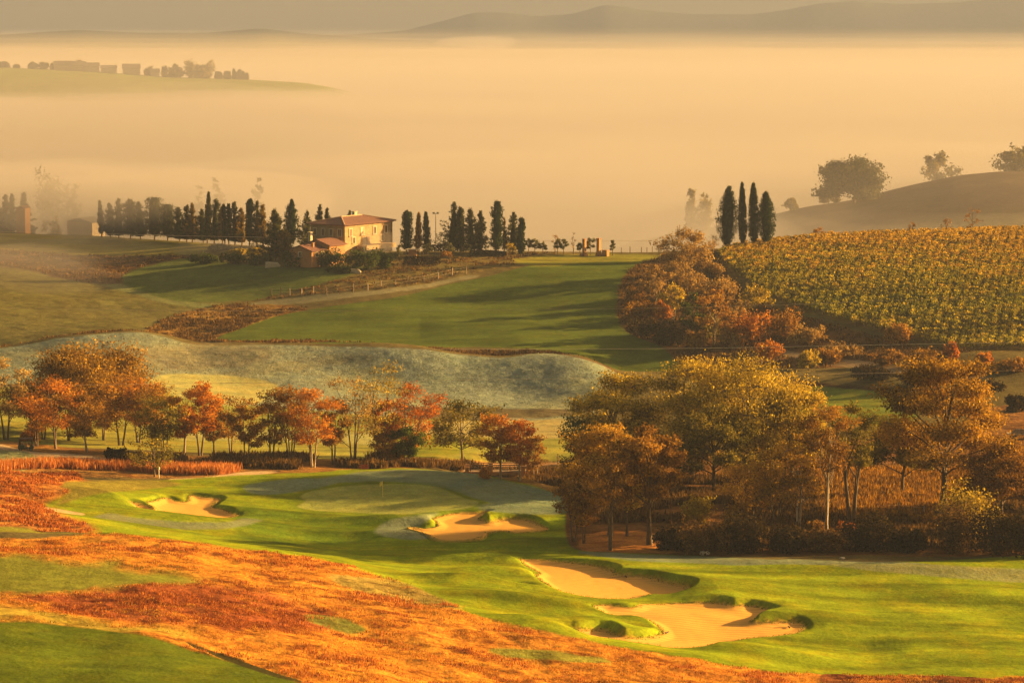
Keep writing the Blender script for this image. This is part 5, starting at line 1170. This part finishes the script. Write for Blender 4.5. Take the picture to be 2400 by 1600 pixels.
# overhead cables
def cable(label, pts, Y, r=.045):
    P = spline([(u, v) for u, v in pts], 10, False); m_ = MB(); q = []
    for u, v in P:
        s, mm = ray(u, v); q.append((float(s)*Y, Y, HC + float(mm)*Y))
    m_.tube(q, r, 4); o = link(bpy.data.objects.new('power_line', m_.mesh('power_line', M['wire']))); tag(o, label, 'power line')
cable('power line crossing the green field below the farmhouse, topmost of three', [(-300,703),(0,707),(400,713),(784,714),(1200,711),(1411,709),(1679,703),(2000,692),(2600,665)], 600, .02)
cable('power line crossing just above the frosty hills, middle of three', [(-300,812),(200,808),(560,804),(1010,802),(1411,801),(1700,798),(2000,792),(2352,786),(2600,782)], 540, .03)
cable('power line crossing behind the great oaks, lowest of three', [(-300,893),(100,885),(800,876),(1450,867),(1800,861),(2352,850),(2600,845)], 446, .022)
cable('dark wire along the skyline behind the farmhouse', [(-300,530),(0,532),(233,537),(600,545),(1237,553),(1500,553),(1830,549),(2100,540),(2600,515)], 728, .03)

# ------------------------------------------------------------------ vines
rng = np.random.default_rng(5)
VPOLY = spline([(1655,590),(1672,576),(1790,561),(1950,546),(2100,541),(2352,532),(2700,520),(2700,812),(2352,806),(2190,802),(2010,762),(1870,724),(1775,690),(1712,648),(1668,612)], 3)
cand = []
for ri, xo in enumerate(np.arange(40, 190, 2.05)):
    for yo in np.arange(575, 742, 1.25):
        cand.append((xo + (yo - 650) * .22 + rng.normal(0, .22), yo + rng.normal(0, .4)))
cand = np.array(cand); cs_ = cand[:, 0] / cand[:, 1]; cz = zat(cs_, cand[:, 1]); cu, cv = project(cs_, cand[:, 1], cz)
k = inside(cu, cv, VPOLY) & (cu < 2480); cand = cand[k]; cz = cz[k]; cu = cu[k]; cv = cv[k]
def vine_geo(rng, n, h=1.75):
    P = np.stack([rng.normal(0, .46, n), rng.normal(0, .46, n), h * (.36 + .66 * rng.random(n) ** .8)], 1)
    P[: n // 6, 2] += .25; P[:, :2] = np.clip(P[:, :2], -.72, .72); return P
def vine_zone(x, y, u, v):
    q = fbm(x/9, y/14, 91, 3) * 26
    j = np.random.default_rng(8).normal(0, 28, len(v)); return np.where(v < 594 + (u - 1700) * .02 + q * 1.6 + j, 0, np.where(v < 690 + q * 1.6 + j, 1, 2))
zone = vine_zone(cand[:, 0], cand[:, 1], cu, cv)
order = np.argsort(cand[:, 1]); vis = order[(cu[order] < 2352)]
near = vis[:300]; rest = np.setdiff1d(np.arange(len(cand)), near)
protos = []
for q in range(8):
    r_ = np.random.default_rng(q + 40); P = vine_geo(r_, 46); lv, lf = leaf_quads(P, .34, r_, up=.2)
    sv, sf = tubes_np([(np.array([[0,0,-.2],[.03,.02,.5],[0,.04,1.0]]), np.array([.05,.045,.03])), (np.array([[.01,.01,-.2],[.04,.02,.9],[.05,.02,1.95]]), np.array([.045,.045,.04]))], 4)
    nl = len(lf); me = np_mesh('grapevine', np.concatenate([lv, sv]), np.concatenate([lf, sf + len(lv)]).astype(np.int32), LM[('vine_yellow','vine_mixed')[q % 2]], np.concatenate([np.clip(.5 + r_.normal(0, .2, nl), 0, 1), np.full(len(sf), .5)]))
    me.materials.append(M['pale_bark']); me.polygons.foreach_set('material_index', np.concatenate([np.zeros(nl, int), np.ones(len(sf), int)]).astype(np.int32)); protos.append(me)
for n_, i in enumerate(near):
    o = link(bpy.data.objects.new('grapevine', protos[int(rng.integers(8))])); o.location = (cand[i, 0], cand[i, 1], cz[i]); o.rotation_euler = (0, 0, rng.uniform(0, 6.28)); sc_ = rng.uniform(.85, 1.2); o.scale = (sc_, sc_, sc_)
    tag(o, 'leafy yellow-green grapevine on a stake along the lower edge of the vineyard', 'grapevine', 'grapevines along the lower edge of the vineyard')
for zn, nm in ((0, 'vine_orange'), (1, 'vine_mixed'), (2, 'vine_yellow')):
    ids = rest[zone[rest] == zn]
    if zn == 0: P_all = []; F_all = []; V_all = []; MI = []; off = 0
    nL = 40; idx = np.repeat(ids, nL); P = vine_geo(rng, len(idx)); P += np.stack([cand[idx, 0], cand[idx, 1], cz[idx]], 1)
    lv, lf = leaf_quads(P, .36, rng, up=.2); P_all.append(lv); F_all.append(lf + off); off += len(lv)
    pv = rng.normal(0, .14, len(cand)); V_all.append(np.clip(.5 + pv[idx] + rng.normal(0, .16, len(idx)), 0, 1)); MI.append(np.full(len(idx), zn, np.int32))
me = np_mesh('vineyard', np.concatenate(P_all), np.concatenate(F_all).astype(np.int32), LM['vine_orange'], np.concatenate(V_all))
me.materials.append(LM['vine_mixed']); me.materials.append(LM['vine_yellow']); me.polygons.foreach_set('material_index', np.concatenate(MI))
tag(link(bpy.data.objects.new('vineyard', me)), 'vineyard rows of orange, green and yellow vines covering the right hillside', 'vineyard', None, 'stuff')

# ------------------------------------------------------------------ dry grass, reeds and undergrowth
def tufts(name, label, pts, hgt, mat, blades=5, wid=.09, spread=.22, seed=1, lean=.35):
    rng = np.random.default_rng(seed); n = len(pts); idx = np.repeat(np.arange(n), blades); N = len(idx)
    b = pts[idx] + np.stack([rng.normal(0, spread, N), rng.normal(0, spread, N), np.full(N, -.05)], 1)
    a = rng.uniform(0, 6.28, N); hh = hgt * rng.uniform(.55, 1.25, N) * np.repeat(rng.uniform(.7, 1.25, n), blades)
    tip = b + np.stack([np.cos(a) * hh * lean * rng.random(N), np.sin(a) * hh * lean * rng.random(N), hh], 1)
    side = np.stack([-np.sin(a + .8), np.cos(a + .8), np.zeros(N)], 1) * (wid * rng.uniform(.6, 1.4, N))[:, None]
    mid = b * .45 + tip * .55
    v = np.stack([b, mid + side, tip, mid - side], 1).reshape(-1, 3); f = np.arange(N * 4).reshape(N, 4).astype(np.int32)
    var = np.clip(.5 + np.repeat(rng.normal(0, .17, n), blades) + rng.normal(0, .13, N), 0, 1)
    o = link(bpy.data.objects.new(name, np_mesh(name, v, f, LM[mat], var))); return tag(o, label, 'grass', None, 'stuff')
def scatter(mask_fn, y0, y1, n, s0=-.2, s1=.2, seed=3):
    rng = np.random.default_rng(seed); s = rng.uniform(s0, s1, n); Y = np.sqrt(rng.uniform(y0**2, y1**2, n)); z = zat(s, Y); u, v = project(s, Y, z)
    w = mask_fn(s, Y, u, v); k = rng.random(n) < w; return np.stack([s[k]*Y[k], Y[k], z[k]], 1)
def cover(ch): return MSK[..., ch]
DG = cover(1).astype(float); patch = lambda s, Y: np.clip(.40 + 1.3 * fbm(s*Y/4.2, Y/2.6, 81, 4), 0.0, 1)
RED = ALB[..., 0].astype(float) / (ALB[..., 1] + .01)
def fg(lo, hi):
    def fn(s, Y, u, v):
        d = zat(s, Y, DG); q = zat(s, Y, RED) * (1 + .45 * fbm(s*Y/1.3, Y/1.0, 93, 2) + .5 * fbm(s*Y/9, Y/5, 94, 3)); return np.where((q > lo) & (q <= hi) & (d > .4), d * patch(s, Y), 0)
    return fn
tufts('dry_grass', 'tall dry golden grass covering the foreground hillside', scatter(fg(1.6, 2.5), 235, 345, 190000, seed=4), .17, 'straw', 7, .024, .26, 2, .9)
tufts('red_grass', 'patch of dark red dry heath grass in the left foreground', scatter(fg(2.5, 9), 235, 345, 120000, seed=5), .26, 'straw_red', 8, .03, .26, 3, .8)
tufts('olive_grass', 'rough greenish grass between the dry slopes', scatter(fg(.6, 1.6), 235, 345, 40000, seed=6), .2, 'straw_green', 6, .03, .25, 4, .8)
def clump(s, Y, u, v): return np.where((zat(s, Y, DG) > .5), sstep(.18, .5, fbm(s*Y/6.5, Y/3.0, 83, 4)), 0)
tufts('heath_clumps', 'taller dark rust clumps standing in the dry grass', scatter(clump, 235, 345, 60000, seed=15), .36, 'straw_red', 7, .035, .3, 15, .7)
EP = []
for nm, (W, lip) in bunk_world.items():
    r_ = np.random.default_rng(len(W))
    for a in range(len(W)):
        b_ = W[(a+1) % len(W)]; n_ = int(np.linalg.norm(b_ - W[a]) * 12 * min(1, .25 + lip[a]))
        for t_ in r_.random(n_):
            q = W[a]*(1-t_) + b_*t_ + r_.normal(0, .16, 2); EP.append((q[0], q[1], float(zat(q[0]/q[1], q[1]))))
tufts('bunker_edge_grass', 'ragged grass hanging over the bunker edges', np.array(EP), .15, 'edge', 5, .03, .14, 16, .9)
def bank(s, Y, u, v): return np.where((zat(s, Y, DG) > .6) & (u < 240) & (zat(s, Y, RED) > 1.9), patch(s, Y), 0)
tufts('fescue_grass', 'reddish fescue on the bank left of the fairway', scatter(bank, 335, 425, 45000, -.2, -.12, seed=7), .34, 'straw_red', 5, .06, .25, 5, .6)
RP = spline([(-60,1088),(0,1082),(100,1076),(200,1079),(300,1082),(360,1088),(420,1090),(500,1090),(545,1084),(540,1080),(480,1078),(400,1076),(300,1075),(200,1070),(80,1068),(0,1074),(-60,1078)], 3)
def reedf(s, Y, u, v): return np.where(inside(u, v, RP), 1.0, 0)
def frosty(s, Y, u, v): return np.where((v < 970), sstep(.3, .75, zat(s, Y, FR)) * (.25 + .5 * np.clip(fbm(s*Y/9, Y/5, 88, 3) + .4, 0, 1)), 0)
FR = cover(0).astype(float)
tufts('frosty_grass', 'frosty grass speckling the rolling hills beyond the trees', scatter(frosty, 512, 580, 22000, -.2, .05, seed=17), .17, 'frostgrass', 4, .07, .35, 17, 1.3)
tufts('reeds', 'band of tall orange reeds behind the left fairway', scatter(reedf, 395, 450, 90000, -.2, -.08, seed=8), 1.2, 'reed', 3, .06, .3, 6, .3)
def redf(s, Y, u, v): return np.where((u > 1880) & (u < 2240) & (zat(s, Y, DG) > .5) & (v > 1085) & (v < 1195), .8, 0)
tufts('red_reeds', 'field of rust-brown tall grass under the copper oak', scatter(redf, 385, 452, 30000, .09, .17, seed=9), 1.1, 'russet', 4, .1, .3, 7, .3)
def und_(s, Y, u, v): return np.where((zat(s, Y, DG) > .45) & (v > 1052) & (u > 200) & (u < 1330) & (fbm(s*Y/6, Y/5, 44, 2) > -.1), .8, 0)
tufts('undergrowth', 'dark tangled undergrowth under the belt of autumn trees', scatter(und_, 432, 456, 26000, -.16, .03, seed=10), 1.1, 'umber', 6, .12, .4, 8, .7)
def und2(s, Y, u, v): return np.where((zat(s, Y, DG) > .45) & (u > 1330) & (v < np.where(u < 1560, 1200, 1262)) & (v > 1100) & (fbm(s*Y/7, Y/6, 45, 2) > -.25), .8, 0)
tufts('wood_undergrowth', 'brown undergrowth on the floor of the wood at the right', scatter(und2, 368, 440, 36000, .02, .2, seed=11), 1.0, 'umber', 6, .12, .4, 9, .7)
def slope(s, Y, u, v): return np.where((zat(s, Y, DG) > .5) & (u > 1420), .7 * patch(s, Y), 0)
tufts('slope_scrub', 'dry brown scrub grass on the slope under the vineyard', scatter(slope, 545, 720, 40000, .03, .2, seed=12), .7, 'umber', 5, .14, .4, 10, .6)
def ditch(s, Y, u, v): return np.where((zat(s, Y, DG) > .55) & (u < 1440), .8 * patch(s, Y), 0)
tufts('ditch_scrub', 'dark scrub in the ditch behind the frosty hills', scatter(ditch, 574, 640, 50000, -.2, .03, seed=13), .55, 'umber', 5, .16, .4, 11, .5)
tufts('verge_scrub', 'brown scrub along the hedge lines below the farmhouse', scatter(ditch, 640, 745, 22000, -.2, .03, seed=14), .5, 'umber', 5, .18, .4, 12, .5)

# ------------------------------------------------------------------ air: haze, fog bank, mist, smoke
def vol_mat(name, density, color, g=.1):
    m, nt, out = newmat(name); v = nd(nt, 'ShaderNodeVolumePrincipled'); v.inputs['Color'].default_value = color + (1,); v.inputs['Density'].default_value = density; v.inputs['Anisotropy'].default_value = g
    nt.links.new(v.outputs[0], out.inputs['Volume']); return m
HAZE_C = (.42, .53, .86); FOG_C = (.53, .535, .60)
mb = MB(); mb.box((0, 4450, 35), (7200, 9300, 270)); o = mb.part('haze', vol_mat('haze_air', .00009, HAZE_C), None); tag(o, 'thin golden haze filling the whole valley', 'haze', None, 'stuff')
def fog_layer(label, D, density, Y, zbot, color=FOG_C, seed=0, amp=2.5):
    Y = np.asarray(Y, float) + seed * 4.3; sg = np.linspace(-.36, .36, 72) * (1 + .006 * seed); S, YY_ = np.meshgrid(sg, Y)
    top = HC - D(S, YY_) + amp * fbm(S * YY_ / 130, YY_ / 170, 60 + seed, 3) * sstep(760, 900, YY_)
    top = np.maximum(top, zbot + 1); n, m_ = S.shape
    tv = np.stack([S * YY_, YY_, top], -1).reshape(-1, 3); bv = tv.copy(); bv[:, 2] = zbot
    i = (np.arange(n-1)[:, None]*m_ + np.arange(m_-1)[None]).ravel(); q = np.stack([i, i+1, i+1+m_, i+m_], 1); nn = n * m_
    fs = [q, q[:, ::-1] + nn]
    for row in (np.arange(m_), (np.arange(m_) + (n-1)*m_)[::-1], (np.arange(n)*m_)[::-1], np.arange(n)*m_ + m_-1):
        a, c = row[:-1], row[1:]; fs.append(np.stack([c, a, a+nn, c+nn], 1))
    me = np_mesh('fog', np.concatenate([tv, bv]), np.concatenate(fs).astype(np.int32), vol_mat('fog_bank', density, color))
    import bmesh
    bm = bmesh.new(); bm.from_mesh(me); bmesh.ops.recalc_face_normals(bm, faces=bm.faces); bm.to_mesh(me); bm.free()
    tag(link(bpy.data.objects.new('fog', me)), label, 'fog', None, 'stuff')
FY = np.concatenate([np.arange(746, 1000, 16), np.arange(1000, 2000, 60), np.arange(2000, 8600, 220)])
def rt(S, Y): return .75 * sstep(.06, .13, S) * sstep(1200, 1080, Y)
A_ = [746, 800, 860, 1000, 1500, 2600, 4000, 8600]
fog_layer('thick fog bank drowning the valley behind the farmhouse ridge', lambda S, Y: np.interp(Y, A_, [84, 72, 66, 63, 62, 63, 86, 150]) + 24 * rt(S, Y), .0065, FY, -64, seed=1, amp=5)
fog_layer('thinner fog lying over the thick bank', lambda S, Y: np.interp(Y, A_, [76, 64, 58, 56, 56, 57, 74, 124]) + 13 * rt(S, Y) + 5 * sstep(1900, 2200, Y) * sstep(3200, 2700, Y), .0018, FY, -65.5, seed=2, amp=7)
fog_layer('veil of mist on top of the fog sea', lambda S, Y: np.interp(Y, [746, 800, 1000, 1500, 2800, 8600], [72, 56, 46, 46, 52, 104]) + 8 * rt(S, Y) + 9 * sstep(1800, 2200, Y) * sstep(3300, 2700, Y), .0006, FY, -67, seed=3, amp=9)
fog_layer('thin haze in front of the far hill', lambda S, Y: np.interp(Y, [1400, 1650, 2500, 3100], [60, 22, 25, 60]), .00055, FY[(FY > 1350) & (FY < 3150)], -68.5, seed=4, amp=8)
for k_, (d0, d1, dn, lb_) in enumerate([(30, 98, .00022, 'lowest'), (24, 82, .00012, 'second'), (18, 68, .00008, 'third'), (14, 54, .00005, 'fourth'), (10, 42, .00002, 'highest')]):
    fog_layer(lb_ + ' of five thin haze sheets below the mountains', lambda S, Y, d0=d0, d1=d1: np.interp(Y, [2700, 3000, 8600], [70, d0, d1]), dn, FY[FY > 2650], -70 - 1.5 * k_, (.58, .565, .58), seed=5 + k_, amp=6)  # brighter volume colour than the fog bank, a golden glow put into it
def mist(u, v, Y, rx, ry, rz_, dens, label, color=FOG_C):
    p = at(u, Y); import bmesh
    bm = bmesh.new(); bmesh.ops.create_icosphere(bm, subdivisions=4, radius=1.0); rng = np.random.default_rng(int(u + Y))
    for q in bm.verts:
        n_ = (2.2 if rx < 8 else 1) * float(fbm(np.array([q.co.x * 2.0 + u]), np.array([q.co.y * 2 + q.co.z * 1.4]), 5, 2)[0]); q.co = Vector((q.co.x * rx, q.co.y * ry, q.co.z * rz_)) * (1 + .3 * n_)
    me = bpy.data.meshes.new('mist'); bm.to_mesh(me); bm.free(); me.materials.append(vol_mat('mist_patch', dens, color))
    o = link(bpy.data.objects.new('mist', me)); o.location = (p.x, p.y, zray(v, Y)); tag(o, label, 'mist', None, 'stuff')
mist(0, 690, 700, 36, 40, 12, .006, 'low mist over the left valley floor')
mist(70, 490, 795, 66, 45, 16, .009, 'mist wrapped round the brick tower at the left')
mist(330, 470, 790, 55, 36, 11, .014, 'mist drifting behind and through the avenue of conifers')
mist(2130, 440, 985, 90, 42, 26, .0022, 'mist veiling the brown hill and its trees')
mist(150, 330, 1250, 150, 160, 26, .0016, 'patch of darker-coloured fog added over the left of the valley', (.40,.40,.46))  # added volume, its lowered colour stands in for dimmer light
mist(500, 572, 728, 14, 8, 2.2, .012, 'ground mist at the end of the avenue')
mist(-20, 640, 740, 60, 50, 12, .004, 'thin mist spilling down the left field')
mist(1105, 97, 5200, 75, 260, 13, .0011, 'bright puff of cloud rising from the fog sea')
mist(866, 560, 694, 4.5, 2.6, 2.6, .05, 'pale wisp of smoke in the garden in front of the farmhouse')

# ------------------------------------------------------------------ light
SUN_AZ, SUN_EL = R(71), R(13.5)
sd = bpy.data.lights.new('sun', 'SUN'); sd.energy = 5.0; sd.angle = R(.5); sd.color = (1.0, .575, .18)
so = bpy.data.objects.new('sun', sd); COL.objects.link(so)
dirv = Vector((math.sin(SUN_AZ) * math.cos(SUN_EL), math.cos(SUN_AZ) * math.cos(SUN_EL), math.sin(SUN_EL)))
so.rotation_euler = dirv.to_track_quat('Z', 'Y').to_euler(); so.location = (200, 100, 300)
w = bpy.data.worlds.new('World'); scene.world = w; w.use_nodes = True; nt = w.node_tree; nt.nodes.clear()
sky = nt.nodes.new('ShaderNodeTexSky'); sky.sky_type = 'NISHITA'; sky.sun_disc = False; sky.sun_elevation = SUN_EL; sky.sun_rotation = SUN_AZ; sky.dust_density = 6; sky.air_density = 1.2; sky.ozone_density = .6
bg = nt.nodes.new('ShaderNodeBackground'); bg.inputs[1].default_value = .05
wo = nt.nodes.new('ShaderNodeOutputWorld'); nt.links.new(mixc(nt, sky.outputs[0], (1.0, .72, .43), 1.0, 'MULTIPLY'), bg.inputs[0]); nt.links.new(bg.outputs[0], wo.inputs[0])
vs = scene.view_settings; vs.view_transform = 'Standard'; vs.look = 'None'; vs.exposure = 1.95; vs.gamma = 1
c = scene.cycles
c.max_bounces = 5; c.diffuse_bounces = 2; c.glossy_bounces = 2; c.transmission_bounces = 2; c.transparent_max_bounces = 64; c.volume_bounces = 0
c.use_denoising = True; c.sample_clamp_indirect = 4; c.use_adaptive_sampling = True; c.adaptive_threshold = .02
